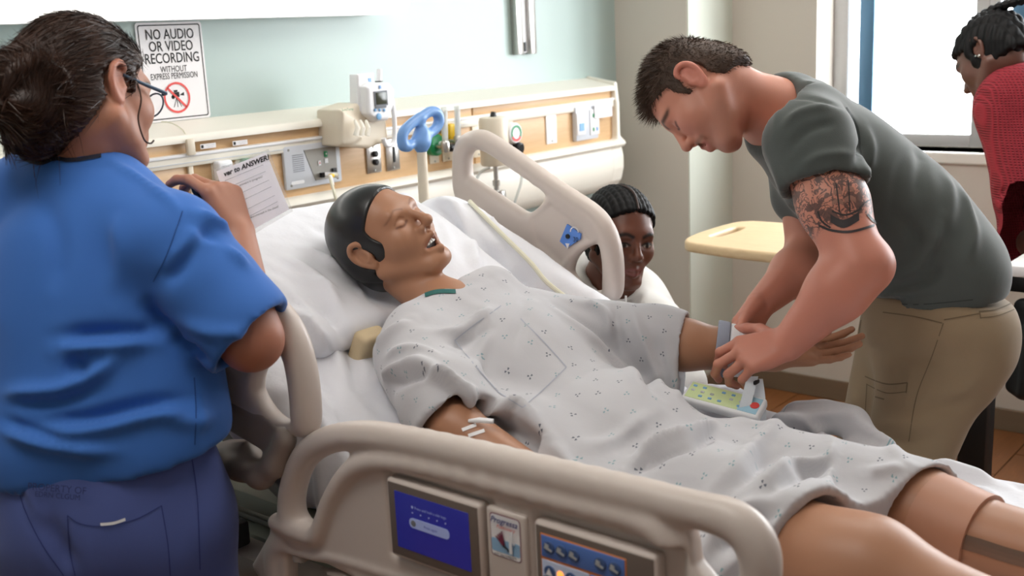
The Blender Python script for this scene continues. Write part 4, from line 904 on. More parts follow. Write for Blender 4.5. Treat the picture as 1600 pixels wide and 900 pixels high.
f.rc(CH+np.array([-.1, .06, .03]), SR, .07, .062, .04); f.rc(CH+np.array([.1, .06, .03]), SL, .07, .062, .04)
f.rc(SR, ER, .055, .044, .02); f.rc(ER, WR, .045, .030, .02); f.rc(SL, EL, .056, .052, .02); f.rc(EL, WL, .052, .034, .02)
hand(f, WR, (.05, -.9, -.35), (1, 0, .3), (0, 0, 1), .95, (.25,)*4)
hand(f, WL, np.array([2.11, -1.835, .938])-WL, (-.35, -.1, .9), (.8, .5, .1), 1.0, ((.12, .12, .2), (.10, .12, .2), (.10, .15, .2), (.05, .15, .2)), .10, (.9, .25), thumb_dir=(.30, -.9, .28))
# legs
f.rc((1.525, -1.80, .800), (1.445, -2.10, .813), .072, .078, .03); f.rc((1.445, -2.10, .813), (1.445, -2.14, .815), .078, .078, .02); f.rc((1.445, -2.14, .815), (1.435, -2.27, .786), .078, .066, .02); f.rc((1.435, -2.27, .786), (1.43, -2.55, .785), .066, .058, .02); f.rc((1.43, -2.55, .785), (1.43, -2.86, .80), .058, .04, .02); f.rc((1.43, -2.88, .80), (1.42, -2.93, .93), .035, .03, .02)
f.rc((1.715, -1.80, .795), (1.742, -2.10, .782), .070, .081, .03); f.rc((1.742, -2.10, .782), (1.72, -2.20, .772), .081, .074, .01)
f.rc((1.72, -2.20, .772), (1.66, -2.60, .780), .070, .056, .0); f.rc((1.66, -2.60, .790), (1.66, -2.86, .80), .056, .04, .02); f.rc((1.66, -2.88, .80), (1.68, -2.93, .93), .035, .03, .02)
V, F_ = f.mesh(1)
C = np.tile(lin(170, 122, 93), (len(V), 1)); Q = loc_of(V, MT, MM, MS)
C = face_paint(V, C, MT, MM, MS, lin(150, 92, 70), lash=lin(120, 76, 54))
for x in (-1, 1): C = blend(C, line_mask(Q, [(x*.014, .094, .020), (x*.034, .092, .0275), (x*.054, .074, .017)], .0022)*.55, lin(96, 58, 42)); C = blend(C, line_mask(Q, [(x*.018, .090, .006), (x*.032, .090, .012), (x*.047, .082, .004)], .0014)*.5, lin(110, 68, 48))
inm = ((np.sqrt((Q[:, 0]/.026)**2+((Q[:, 2]+.0690)/.0130)**2) < 1)*(Q[:, 1] > .05)*np.clip((.0885-np.abs(Q[:, 0])**2*14-Q[:, 1])/.003, 0, 1)).astype(float); C = blend(C, inm*1.0, lin(40, 20, 18))
body = add('body', V, F_, 'manikin_skin', mk); vcol(body, C)
MB().tube([(1.742, -2.10, .782), (1.732, -2.145, .778), (1.72, -2.195, .773), (1.716, -2.217, .772)], [.0795, .0815, .0790, .0785], 48).build('thigh_cover', pm('cover_skin', (178, 128, 102), .5, var=.03), mk)
# molded hair
def mcut(x, y, z):
    e_ = np.interp(z, [-.040, -.034, -.024, -.006, .014, .034, .060, .085, .115], [-.024, .020, .044, .046, .036, .034, .060, .086, .105]); d = y-e_; ear = .024-np.sqrt(((y+.010)*1.15)**2+(z+.008)**2+0*x)
    d = np.maximum(d, np.where(np.abs(x) > .05, ear, -1)); return np.maximum(d*.7, -.098-z)
V, F_ = hair_cap(MT, MM, MS, .0055, mcut, .003, smooth=3); add('molded_hair', V, F_, 'manikin_hair', mk)
tt = MB()
for k in range(6):
    a = (k-2.5)*.0072; y = .0900-abs(k-2.5)**2*.0012; tt = MB(); tt.box((0, 0, 0), (.0068, .006, .0120), None, .002, 2)
    W_ = np.array(tt.V)+np.array([a, y, -.0625]); tt.V = [tuple(L_(*p)) for p in W_]; tt.build('tooth', 'teeth', mk)
g_ = MB(); g_.box((0, .080, -.066), (.040, .006, .03), None, .002); g_.V = [tuple(L_(*p)) for p in g_.V]; g_.build('mouth_back', 'mouth_dark', mk)
# plaster strips and cannula on the near forearm
bvB = BVHTree.FromPolygons([(v.co+Vector(OFF[body.name])).to_tuple() for v in body.data.vertices], [tuple(p.vertices) for p in body.data.polygons])
def stick(name, pts, wid, m, parent, bv=bvB, lift=.0012, off=None):
    """thin strip laid on a surface along a sight line"""
    top_, bot = [], []
    pts = np.array(pts, float); pp = spline(pts, 5) if len(pts) > 2 else np.linspace(pts[0], pts[-1], 8); d = pts[-1]-pts[0]; d /= np.linalg.norm(d); nrm = np.array([-d[1], d[0]])
    for q in pp:
        for sgn, lst in ((-1, top_), (1, bot)):
            u, v = q+nrm*sgn*wid/2; h = bv.ray_cast(Vector(CAM), Vector(ray(u, v)).normalized())
            lst.append((np.array(h[0])+np.array(h[1])*lift) if h[0] is not None else None)
    k_ = [i for i in range(len(pp)) if top_[i] is not None and bot[i] is not None]
    if len(k_) < 2: print('STICK MISS', name); return None
    V_ = [top_[i] for i in k_]+[bot[i] for i in k_]; n = len(k_); return add(name, V_, [[i, i+1, i+1+n, i+n] for i in range(n-1)], m, parent)
for k, (dv, wd) in enumerate(((0, 9), (8, 7), (15, 8))): stick('seam_strip', [(1488, 834+dv), (1530, 846+dv), (1570, 859+dv), (1606, 869+dv)], wd, pm('seam_brown_%d' % k, (104+k*8, 84+k*6, 72+k*5), .4), mk, bvB, .0015)
stick('tape_strip', [(722, 672), (744, 664)], 5.5, 'tape_white', mk); stick('tape_strip', [(732, 681), (757, 673)], 5.5, 'tape_white', mk)
h_ = bvB.ray_cast(Vector(CAM), Vector(ray(744, 664)).normalized())[0]
if h_ is not None: h_ = np.array(h_); MB().tube([h_+np.array([-.004, .012, .006]), h_+np.array([.0, -.008, .010]), h_+np.array([.012, -.028, .008])], [.003, .005, .0045], 10).build('cannula', 'white_plastic', mk)

# ---------------------------------------------------------------- printed gown
t = NT('gown_print'); uv = t.n('ShaderNodeAttribute', attribute_name='cloth'); sv = t.n('ShaderNodeSeparateXYZ'); t.l(uv.outputs['Vector'], sv.inputs[0]); U_, V_ = sv.outputs[0], sv.outputs[1]
def motif(cell, shift, rad):
    """staggered three-petal sprigs"""
    u = t.math('DIVIDE', U_, cell); v = t.math('DIVIDE', V_, cell*.8); row = t.math('FLOOR', v); u = t.math('ADD', u, t.math('MULTIPLY', row, .37)); u = t.math('ADD', u, shift)
    cu, cv = t.math('FLOOR', u), row; cb_ = t.n('ShaderNodeCombineXYZ'); t.l(cu, cb_.inputs[0]); t.l(cv, cb_.inputs[1]); wn = t.n('ShaderNodeTexWhiteNoise', noise_dimensions='3D'); t.l(cb_.outputs[0], wn.inputs['Vector'])
    sp_ = t.n('ShaderNodeSeparateColor'); t.l(wn.outputs['Color'], sp_.inputs[0])
    fx = t.math('MULTIPLY', t.math('SUBTRACT', t.math('SUBTRACT', t.math('FRACT', u), .5), t.math('MULTIPLY', t.math('SUBTRACT', sp_.outputs[0], .5), .35)), cell); fy = t.math('MULTIPLY', t.math('SUBTRACT', t.math('SUBTRACT', t.math('FRACT', v), .5), t.math('MULTIPLY', t.math('SUBTRACT', sp_.outputs[1], .5), .3)), cell*.8)
    rr = t.math('SQRT', t.math('ADD', t.math('MULTIPLY', fx, fx), t.math('MULTIPLY', fy, fy))); an = t.math('ADD', t.math('ARCTAN2', fy, fx), t.math('MULTIPLY', sp_.outputs[2], 6.28))
    pet = t.math('COSINE', t.math('MULTIPLY', an, 3.0)); lobe = t.math('GREATER_THAN', pet, .45); r1_ = t.math('LESS_THAN', rr, rad); r0_ = t.math('GREATER_THAN', rr, rad*.30)
    return t.math('MULTIPLY', t.math('MULTIPLY', lobe, r1_), r0_), wn.outputs['Value']
m1, k1 = motif(.047, 0.0, .0049)
ic = t.mix(t.math('GREATER_THAN', k1, .5), S(58, 66, 84), S(112, 150, 158))
wv = t.math('MULTIPLY', t.math('SINE', t.math('MULTIPLY', U_, 2600.)), t.math('SINE', t.math('MULTIPLY', V_, 2600.)))
base = t.mix(t.noise(7, 3), S(186, 185, 189), S(196, 195, 198)); base = t.mix(t.math('MULTIPLY', t.math('GREATER_THAN', wv, .35), .16), base, S(150, 156, 170))
t.l(t.mix(t.math('MULTIPLY', m1, .85), base, ic), t.b.inputs['Base Color']); t.b.inputs['Roughness'].default_value = .85; t.b.inputs['Sheen Weight'].default_value = .15
t.l(t.bump(t.noise(38, 4), .25, .003), t.b.inputs['Normal']); MATS['gown_print'] = t.m
f = Field((1.20, -2.24, .735), (2.09, -1.08, 1.18), .0048)
f.ell((1.62, -1.335, .955), (.205, .19, .118), RI, 0); f.ell((1.60, -1.55, .870), (.175, .20, .104), None, .06); f.ell((1.60, -1.76, .812), (.165, .18, .084), None, .06)
f.rc((1.49, -1.205, 1.040), (1.72, -1.205, 1.066), .060, .058, .045)
f.rc((1.44, -1.25, 1.0), (1.345, -1.405, .965), .088, .082, .05); f.rc((1.345, -1.405, .972), (1.315, -1.455, .950), .082, .078, .02)        # near sleeve
f.rc((1.78, -1.28, .985), (1.905, -1.49, .955), .078, .072, .05); f.rc((1.905, -1.49, .955), (1.94, -1.57, .942), .072, .072, .02)               # far sleeve
f.rc((1.80, -1.40, .90), (1.90, -1.56, .865), .065, .05, .05); f.rc((1.885, -1.53, .89), (1.862, -1.545, .80), .045, .038, .04)
f.rc((1.52, -1.80, .822), (1.445, -2.16, .820), .100, .092, .05); f.rc((1.705, -1.80, .812), (1.742, -2.2, .784), .085, .092, .05); f.ell((1.60, -1.95, .80), (.15, .26, .055), None, .06)
f.ell((1.39, -1.98, .78), (.10, .25, .07), None, .05); f.ell((1.33, -1.72, .80), (.10, .25, .09), None, .06); f.ell((1.86, -1.93, .765), (.09, .18, .05), None, .05); f.ell((1.40, -1.50, .87), (.09, .16, .10), None, .05)
f.half((1.58, -2.072, .85), (-.306, -.952, -.12)); f.half((1.93, -1.545, .95), (.36, -.93, -.06), (1.82, -1.75, .76), (2.06, -1.40, 1.1))
f.ell((1.90, -1.88, .752), (.10, .17, .05), None, .04); f.chain([onz(1215, 668, .80), onz(1246, 648, .818), onz(1290, 648, .818), onz(1335, 658, .812), onz(1380, 700, .79)], [.016, .018, .020, .018, .016], k=.05)
# open hems
f.rc((1.50, -1.93, .812), (1.445, -2.30, .808), .080, .080, .004, 's'); f.rc((1.722, -1.98, .79), (1.745, -2.30, .775), .084, .084, .004, 's')
f.half((1.318, -1.462, .955), (-.30, -.80, -.55), (1.15, -1.6, .85), (1.37, -1.42, 1.06)); f.rc((1.335, -1.42, .962), (1.275, -1.53, .915), .060, .066, .004, 's'); f.chain([(1.44, -1.36, .90), (1.435, -1.52, .865), (1.41, -1.70, .82)], [.07, .075, .08], k=.05)
f.rc((1.90, -1.48, .957), (1.96, -1.62, .932), .062, .066, .004, 's')
f.rc(L_(0, -.030, -.06), NB-np.array([0, .01, .01]), .056, .060, .005, 's')
V, F_ = f.mesh(2); N = normals(V, F_)
V = V+N*(.0045*vnoise(V*np.array([1.2, .7, 1]), 11, 2, 2)-.004*np.abs(vnoise(V*np.array([1, .6, 1]), 16, 8, 2)))[:, None]
G = [([(640, 555), (673, 577), (720, 610), (773, 637), (817, 640), (873, 705)], .011, .020), ([(665, 590), (725, 630), (770, 662), (840, 700)], .012, -.016), ([(665, 517), (710, 521), (745, 500), (773, 483)], .011, .011), ([(690, 535), (730, 535), (775, 505)], .010, -.008),
     ([(573, 615), (620, 577), (673, 572)], .009, .014), ([(590, 625), (630, 595), (690, 590)], .008, -.012), ([(575, 560), (600, 530), (640, 500)], .012, .010), ([(600, 560), (640, 545), (690, 560)], .009, .010), ([(640, 600), (690, 590), (712, 610)], .007, .010), ([(760, 470), (760, 520), (735, 590)], .012, .006), ([(820, 455), (815, 500), (800, 560)], .012, -.006),
     ([(973, 735), (1035, 693), (1080, 681), (1109, 665), (1104, 652)], .010, .018), ([(985, 745), (1040, 708), (1085, 695), (1120, 675)], .009, -.012), ([(1105, 772), (1138, 735), (1200, 677), (1233, 658), (1266, 667), (1300, 685)], .011, .018), ([(1125, 780), (1165, 740), (1215, 695)], .012, -.010), ([(1163, 784), (1220, 735), (1286, 722), (1302, 693)], .009, .016), ([(1180, 790), (1240, 745), (1290, 735), (1312, 705)], .008, -.013), ([(1288, 765), (1300, 730), (1303, 690)], .008, .012), ([(1240, 700), (1180, 730), (1140, 775)], .009, -.008),
     ([(1150, 650), (1200, 665), (1266, 650), (1330, 645)], .009, .012), ([(1330, 650), (1380, 690), (1420, 725)], .012, .012), ([(1350, 740), (1385, 735), (1415, 728)], .010, .008), ([(1090, 880), (1120, 830), (1180, 790), (1215, 770)], .012, .016), ([(1120, 870), (1160, 820), (1220, 800)], .009, -.012), ([(900, 470), (945, 490), (960, 530)], .010, .012), ([(870, 480), (930, 520), (990, 570), (1050, 640)], .014, -.014), ([(960, 480), (965, 520), (985, 560)], .009, -.010), ([(985, 470), (1000, 520), (1030, 600)], .010, .010), ([(1030, 500), (1045, 560), (1060, 630)], .009, .006), ([(850, 470), (960, 560), (1030, 640)], .016, .010), ([(900, 700), (960, 690), (1020, 640)], .014, .008), ([(860, 690), (900, 740), (950, 760)], .012, .012)]
G = [(a_, b_*1.05, c_*1.5) for a_, b_, c_ in G]
V = folds(V, F_, G)
gown = add('gown', V, F_, 'gown_print', mk)
# cloth coordinates: along the body and round it
yy_ = V[:, 1]; zc = np.interp(yy_, [-2.3, -1.76, -1.55, -1.33, -1.0], [.74, .76, .82, .89, 1.03]); ang_ = np.arctan2(V[:, 0]-1.62, np.maximum(V[:, 2]-zc, -.02)+.12)
al = np.interp(yy_, [-2.3, -1.58, -1.0], [-.72, 0, .65])
cu_, cv_ = ang_*.20, al.copy()
sa_ = (EL-SL)/np.linalg.norm(EL-SL); ms = (V[:, 0] > 1.80) & (V[:, 1] > -1.64) & (V[:, 2] > .80); w1_ = np.cross(sa_, [0, 0, 1.]); w1_ /= np.linalg.norm(w1_); w2_ = np.cross(w1_, sa_); rel = V-SL
cu_[ms] = (np.arctan2(rel@w1_, rel@w2_)*.075)[ms]+.5; cv_[ms] = (rel@sa_)[ms]
sa_ = (ER-SR)/np.linalg.norm(ER-SR); ms = (V[:, 0] < 1.42) & (V[:, 1] > -1.52) & (V[:, 2] > .86); w1_ = np.cross(sa_, [0, 0, 1.]); w1_ /= np.linalg.norm(w1_); w2_ = np.cross(w1_, sa_); rel = V-SR
cu_[ms] = (np.arctan2(rel@w1_, rel@w2_)*.085)[ms]+.9; cv_[ms] = (rel@sa_)[ms]
a = gown.data.attributes.new('cloth', 'FLOAT_VECTOR', 'POINT'); a.data.foreach_set('vector', np.stack([cu_, cv_, 0*al], 1).astype(np.float32).ravel())
bvG = BVHTree.FromPolygons(V.tolist(), F_.tolist())
nb_ = []
for u in range(640, 722, 4):
    for v in range(395, 540):
        r0 = Vector(ray(u, v)).normalized(); hg, hb = bvG.ray_cast(Vector(CAM), r0), bvB.ray_cast(Vector(CAM), r0)
        if hg[0] is not None and (hb[0] is None or hg[3] < hb[3]): nb_.append((u, v+4)); break
if len(nb_) > 4: stick('neck_binding', [p for p in nb_ if p[0] > 660 and p[1] > 415][::3], 6.5, 'gown_trim', mk, bvG, .0018)
pm('seam_thread', (168, 172, 184), .9, var=0)
for pl_ in ([(710, 532), (745, 575), (778, 613)], [(710, 532), (735, 512), (783, 478)], [(778, 613), (817, 637)], [(817, 637), (850, 608), (885, 574)], [(813, 498), (850, 535), (885, 574)]):
    stick('pocket_seam', pl_, 1.6, 'seam_thread', mk, bvG, .0008)
tp = thing('shoulder_pad', 'tan strap pad beside the near shoulder of the manikin', 'pad', onx(556, 545, 1.42))
f = Field(onx(558, 540, 1.42)-.09, onx(558, 540, 1.42)+.09, .004); a_, b_ = onx(560, 515, 1.42), onx(560, 575, 1.42); f.rbox((a_+b_)/2+np.array([.02, .0, -.01]), (.035, .02, .05), .012, RI); V, F_ = f.mesh(1); add('pad', V, F_, 'tan_pad', tp)

# ---------------------------------------------------------------- wrist restraint
ax = WL-EL; ax /= np.linalg.norm(ax); c0 = EL+(WL-EL)*.44; u1 = np.cross(ax, [0, 0, 1.]); u1 /= np.linalg.norm(u1); u2 = np.cross(u1, ax)
cf = thing('wrist_restraint', 'grey and white padded wrist restraint on the far arm of the manikin', 'restraint', c0)
def band(a0, a1, r0, r1_, name, m):
    f = Field(c0-.12, c0+.12, .003); f.rc(c0+ax*a0, c0+ax*a1, r0, r1_, 0); P = c0+ax*a0; f.half(P, -ax); f.half(c0+ax*a1, ax); f.rc(c0-ax*.2, c0+ax*.25, r0-.012, r1_-.013, .004, 's'); V, F_ = f.mesh(3); return add(name, V, F_, m, cf)
band(-.016, .010, .060, .058, 'grey_edge', 'cuff_grey'); band(.010, .062, .056, .050, 'white_band', 'cuff_white')
def ribbon(P, wd, wdir, th, name, m, parent):
    P = spline(np.array(P, float), 6); wdir = np.array(wdir, float); wdir /= np.linalg.norm(wdir); T_ = np.gradient(P, axis=0); T_ /= np.linalg.norm(T_, axis=1)[:, None]; Nn = np.cross(T_, wdir); Nn /= np.linalg.norm(Nn, axis=1)[:, None]
    V_ = []
    for p, n in zip(P, Nn): V_ += [p-wdir*wd/2-n*th/2, p+wdir*wd/2-n*th/2, p+wdir*wd/2+n*th/2, p-wdir*wd/2+n*th/2]
    F = [[i*4+j, i*4+(j+1) % 4, i*4+4+(j+1) % 4, i*4+4+j] for i in range(len(P)-1) for j in range(4)]+[[3, 2, 1, 0], [len(P)*4-4+j for j in range(4)]]
    return edgesplit(add(name, V_, F, m, parent))
dS = 2.16
ribbon([at(1176, 588, dS), at(1168, 620, dS-.005), at(1159, 652, dS-.01)], .022, CR, .0015, 'strap', 'strap_white', cf); ribbon([at(1183, 592, dS+.01), at(1187, 622, dS+.01), at(1189, 662, dS)], .022, CR, .0015, 'strap', 'strap_white', cf)
MB().box(at(1182, 597, dS-.002), (.018, .006, .008), None, .002).build('buckle', 'black_plastic', cf)
# ---------------------------------------------------------------- bed remote
pm('remote_face', (212, 228, 172), .4, var=.08, vs=18); pm('remote_face_blue', (166, 206, 226), .4, var=.04)
A, B = onz(1072, 620, .868), onz(1192, 652, .850); dR = B-A; Lr = np.linalg.norm(dR); dR /= Lr; wR = np.cross([0, 0, 1.], dR); wR /= np.linalg.norm(wR); wR = wR*.93+np.array([0, 0, .36]); wR /= np.linalg.norm(wR); nR = np.cross(dR, wR); RR = np.stack([dR, wR, nR], 1); cR = (A+B)/2+np.array([0, 0, .010])
rm = thing('bed_remote', 'white bed remote with green and blue keypad beside the gown', 'remote', cR)
MB().box(cR, (Lr, .062, .022), RR, .007, 3).build('shell', 'white_plastic', rm); MB().box(cR+nR*.0108-dR*Lr*.12, (Lr*.68, .046, .002), RR, .0008).build('green_keypad', 'remote_face', rm); MB().box(cR+nR*.0108+dR*Lr*.34, (Lr*.24, .046, .002), RR, .0008).build('blue_keypad', 'remote_face_blue', rm)
for i in range(6):
    for j in (-1, 0, 1):
        if (i+j) % 4 == 3: continue
        p = cR+nR*.012+dR*Lr*(-.40+i*.125)+wR*j*.013; MB().box(p, (.008, .0055, .002), RR, .001).build('key', 'blue_key' if (i*3+j) % 3 else 'key_silver', rm)
MB().lathe([(.009, 0), (.009, .0015), (.006, .0016)], cR+nR*.0115+dR*Lr*.40, nR, 16).build('call_key', 'sign_red', rm)
# loose linen heaped beside the remote
f = Field((1.78, -1.85, .74), (2.12, -1.45, .95), .006); f.ell((1.97, -1.60, .79), (.09, .10, .065), None, 0); f.ell((1.94, -1.72, .775), (.08, .10, .04), None, .04); V, F_ = f.mesh(2); N = normals(V, F_); V = V+N*(.014*vnoise(V*np.array([1, .8, 1]), 22, 6, 2))[:, None]
lh = add('folded_drape', V, F_, 'white_linen', None); tag(lh, 'crumpled white drape between the far sleeve and the bed remote', 'drape')
# ---------------------------------------------------------------- hair strands
def strands(V, F, n, direc, length, wid, seed=1, bend=None, seg=3, keep=None, jit=.35):
    """thin tapering blades rooted on a surface; direc(P, N) gives the lie of the hair"""
    r = np.random.default_rng(seed); N = normals(V, F); idx = r.integers(0, len(V), n)
    if keep is not None: idx = idx[keep(V[idx])]
    P = V[idx]+r.normal(0, .0015, (len(idx), 3)); D = direc(P, N[idx]); D = D+r.normal(0, jit, D.shape)*.35; D /= np.linalg.norm(D, axis=1)[:, None]+1e-9
    Ln = length(P)*(.7+.6*r.random(len(P))); Wd = np.cross(D, r.normal(0, 1, D.shape)); Wd /= np.linalg.norm(Wd, axis=1)[:, None]+1e-9
    B = bend(P) if bend is not None else np.zeros_like(P); out, Fs = [], []; m = len(P)
    for s in range(seg+1):
        t = s/seg; c = P+D*(Ln*t)[:, None]+B*((Ln*t)**2/np.maximum(Ln, 1e-6))[:, None]; w = wid*(1-t*.85); out += [c-Wd*w, c+Wd*w]
    base = np.arange(m)
    for s in range(seg): Fs.append(np.stack([base+(2*s)*m, base+(2*s+1)*m, base+(2*s+3)*m, base+(2*s+2)*m], 1))
    return np.concatenate(out), np.concatenate(Fs)
def join(A, B): return np.concatenate([A[0], B[0]]), np.concatenate([A[1], B[1]+len(A[0])])
def hair_mat(name, c1, c2, rough=.5, vs=60, stretch=(1, 1, 1)):
    t = NT(name); mp = t.n('ShaderNodeMapping'); mp.inputs['Scale'].default_value = stretch; t.l(t.co(), mp.inputs['Vector']); t.l(t.mix(t.noise(vs, 3, mp.outputs[0]), S(*c1), S(*c2)), t.b.inputs['Base Color']); t.b.inputs['Roughness'].default_value = rough; t.b.inputs['Specular IOR Level'].default_value = .4; MATS[name] = t.m
def open_sleeve(f, a, b, r0, r1, k=.003): f.rc(a, b, r0, r1, k, 's')

# ---------------------------------------------------------------- man bending over the bed
t = NT('man_skin'); cbase = t.attr('Col'); tat = t.n('ShaderNodeAttribute', attribute_name='ink').outputs['Fac']
vv = t.n('ShaderNodeTexVoronoi', feature='DISTANCE_TO_EDGE'); vv.inputs['Scale'].default_value = 42; t.l(t.co(), vv.inputs['Vector'])
n1 = t.noise(38, 5, None, 1.8); lines = t.math('LESS_THAN', t.math('ABSOLUTE', t.math('SUBTRACT', n1, .5)), .035); blot = t.math('MULTIPLY', t.math('GREATER_THAN', t.noise(24, 4, None, 1.2), .53), .8)
ink = t.math('MULTIPLY', tat, t.math('MINIMUM', t.math('ADD', t.math('MULTIPLY', lines, .8), blot), .88))
skv = t.mix(t.noise(16, 4), t.mix(1.0, cbase, (.93, .93, .93, 1), 'MULTIPLY'), t.mix(1.0, cbase, (1.06, 1.04, 1.04, 1), 'MULTIPLY'))
t.l(t.mix(ink, skv, S(58, 50, 50)), t.b.inputs['Base Color']); t.b.inputs['Roughness'].default_value = .45; t.b.inputs['Subsurface Weight'].default_value = .1; t.b.inputs['Subsurface Radius'].default_value = (.01, .004, .002); t.b.inputs['Subsurface Scale'].default_value = 1
t.l(t.bump(t.noise(300, 4), .1, .0008), t.b.inputs['Normal']); MATS['man_skin'] = t.m
pm('grey_tshirt', (74, 80, 78), .9, var=.10, vs=9, bump=.25, bs=420, bd=.0008, sheen=.3)
pm('khaki', (142, 122, 96), .85, var=.06, vs=8, bump=.25, bs=500, bd=.0008, sheen=.1)
pm('khaki_seam', (108, 92, 70), .9, var=.05)
pm('shirt_seam', (54, 58, 58), .9, var=.05)
pm('boot_brown', (70, 54, 42), .6, var=.1)
hair_mat('brown_hair', (50, 37, 30), (92, 70, 56), .6)
AT, AM, AS = np.array([2.0737, -1.5004, 1.4628]), frame((-.40, .268, -.845), (-.0568, .9111, .4082)), 1.05
man = thing('person', 'man in dark grey t-shirt and khaki trousers bending over the bed', 'person', (2.36, -1.93, 0))
lft = np.array([-.78, -.62, 0]); fwd = np.array([-.62, .78, 0])
A1, A2, A3 = at(1288, 252, 2.40), at(1405, 352, 2.42), at(1468, 470, 2.42)
sd_ = A3-A1; sd_ /= np.linalg.norm(sd_); lf = lft-lft@sd_*sd_; lf /= np.linalg.norm(lf); fr = np.cross(sd_, lf); fr = fr if fr@fwd > 0 else -fr; AB = np.stack([lf, sd_, fr], 1)
SLm, SRm = at(1262, 222, 2.20), at(1248, 205, 2.57); ELm, ERm = at(1342, 418, 2.10), at(1264, 404, 2.50); WLm, WRm = at(1232, 536, 2.155), at(1188, 476, 2.37)
HLk = at(1160, 556, 2.165)
f = Field((1.78, -2.15, .75), (2.62, -1.28, 1.66), .0075, fine=[(0, 1.93, 2.20, .003), (1, -1.66, -1.36, .003), (2, 1.33, 1.60, .003), (1, -1.80, -1.66, .003), (0, 1.82, 1.93, .003), (2, .87, 1.06, .003)])
L_ = head(f, AT, AM, AS, jaw=1.08, nose=1.04, occ=.88)
NBm = at(1212, 180, 2.385)
f.rc(L_(0, -.026, -.035), NBm, .058, .066, .03); f.rc(NBm, A1, .068, .09, .05); f.rc(A1, A3, .09, .10, .05)
f.rc(A1, SLm, .09, .062, .05); f.rc(A1, SRm, .06, .055, .03)
UL = (SLm+ELm)/2; f.rc(SLm, UL, .064, .064, .03); f.rc(UL+lft*.004, ELm, .064, .052, .03); f.ell(at(1370, 412, 2.10), (.030, .030, .034), None, .03)
ML_ = ELm+(WLm-ELm)*.30; f.rc(ELm, ML_, .052, .0560, .03); f.rc(ML_, WLm, .0560, .034, .03)
f.rc(SRm, ERm, .060, .048, .03); MR_ = ERm+(WRm-ERm)*.3; f.rc(ERm, MR_, .048, .050, .03); f.rc(MR_, WRm, .050, .031, .03)
hand(f, WLm, HLk-WLm, CW*.75-CU*.65, CU, 1.10, ((.55, .8, .6), (.5, .75, .5), (.65, .9, .6), (.8, 1.0, .7)), .16, (.35, .35))
hand(f, WRm, at(1160, 520, 2.33)-WRm, -CW*.5+CR*.6, -CW+CR*.4, 1.05, (.45, .45, .5, .55), .10, (.4, .4), thumb_dir=at(1150, 520, 2.28)-WRm)
V, F_ = f.mesh(1)
C = np.tile(lin(198, 136, 114), (len(V), 1)); Q = loc_of(V, AT, AM, AS)
red = np.clip(1-np.linalg.norm(V-ELm, axis=1)/.30, 0, 1)+np.clip(1-np.linalg.norm(V-WLm, axis=1)/.2, 0, 1)+np.clip(1-np.linalg.norm(V-WRm, axis=1)/.25, 0, 1); C = blend(C, np.clip(red, 0, 1)*.6, lin(192, 118, 100))
C = face_paint(V, C, AT, AM, AS, lin(186, 112, 102), brow=.0042, browc=lin(84, 58, 44), lash=lin(70, 44, 36), ear_red=lin(214, 132, 116), stubble=lin(150, 108, 92), openeye=None)
C = blend(C, np.clip(line_mask(Q, [(-.029, .086, -.058), (-.014, .098, -.051), (.0, .103, -.049), (.014, .098, -.051), (.029, .086, -.058)], .0055)*1.2, 0, 1)*.75*(np.abs(Q[:, 0]) < .04), lin(126, 88, 66))
C = blend(C, np.exp(-((np.abs(Q[:, 0])-.04)/.02)**2-((Q[:, 1]-.07)/.03)**2-((Q[:, 2]+.02)/.025)**2)*.45, lin(206, 122, 108))
body = add('body', V, F_, 'man_skin', man); vcol(body, C)
ta = (V-SLm)@(ELm-SLm)/((ELm-SLm)@(ELm-SLm)); rad_ = np.linalg.norm(V-SLm-np.clip(ta, 0, 1)[:, None]*(ELm-SLm), axis=1)
inkm = np.clip((ta-.15)/.03, 0, 1)*np.clip((.74+.03*np.sin(rad_*300)-ta)/.03, 0, 1)*(rad_ < .09); a_ = body.data.attributes.new('ink', 'FLOAT', 'POINT'); a_.data.foreach_set('value', inkm.astype(np.float32))
bvA = BVHTree.FromPolygons(V.tolist(), F_.tolist()); pm('tattoo_ink', (50, 44, 46), .5, var=.2, vs=80); pm('tattoo_wash', (150, 108, 94), .5, var=.1, vs=60)
for pts, wd, m_ in (([(1298, 341), (1318, 350), (1342, 338)], 13, 'tattoo_ink'), ([(1300, 330), (1322, 336), (1346, 326)], 3, 'tattoo_ink'), ([(1312, 332), (1308, 300), (1306, 286)], 2.2, 'tattoo_ink'), ([(1328, 332), (1326, 296), (1325, 282)], 2.2, 'tattoo_ink'), ([(1342, 326), (1352, 316), (1360, 312)], 2, 'tattoo_ink'), ([(1300, 318), (1309, 314), (1318, 318)], 7, 'tattoo_wash'), ([(1302, 302), (1309, 299), (1316, 302)], 7, 'tattoo_wash'), ([(1319, 314), (1328, 309), (1337, 313)], 8, 'tattoo_wash'), ([(1320, 297), (1327, 294), (1334, 297)], 7, 'tattoo_wash'), ([(1280, 352), (1300, 360), (1330, 362), (1366, 352)], 4, 'tattoo_ink'), ([(1278, 330), (1284, 345), (1298, 356)], 3, 'tattoo_ink'), ([(1355, 335), (1364, 345), (1372, 350)], 4, 'tattoo_ink')):
    stick('tattoo_line', pts, wd, m_, man, bvA, .0010 if m_ == 'tattoo_ink' else .0006)
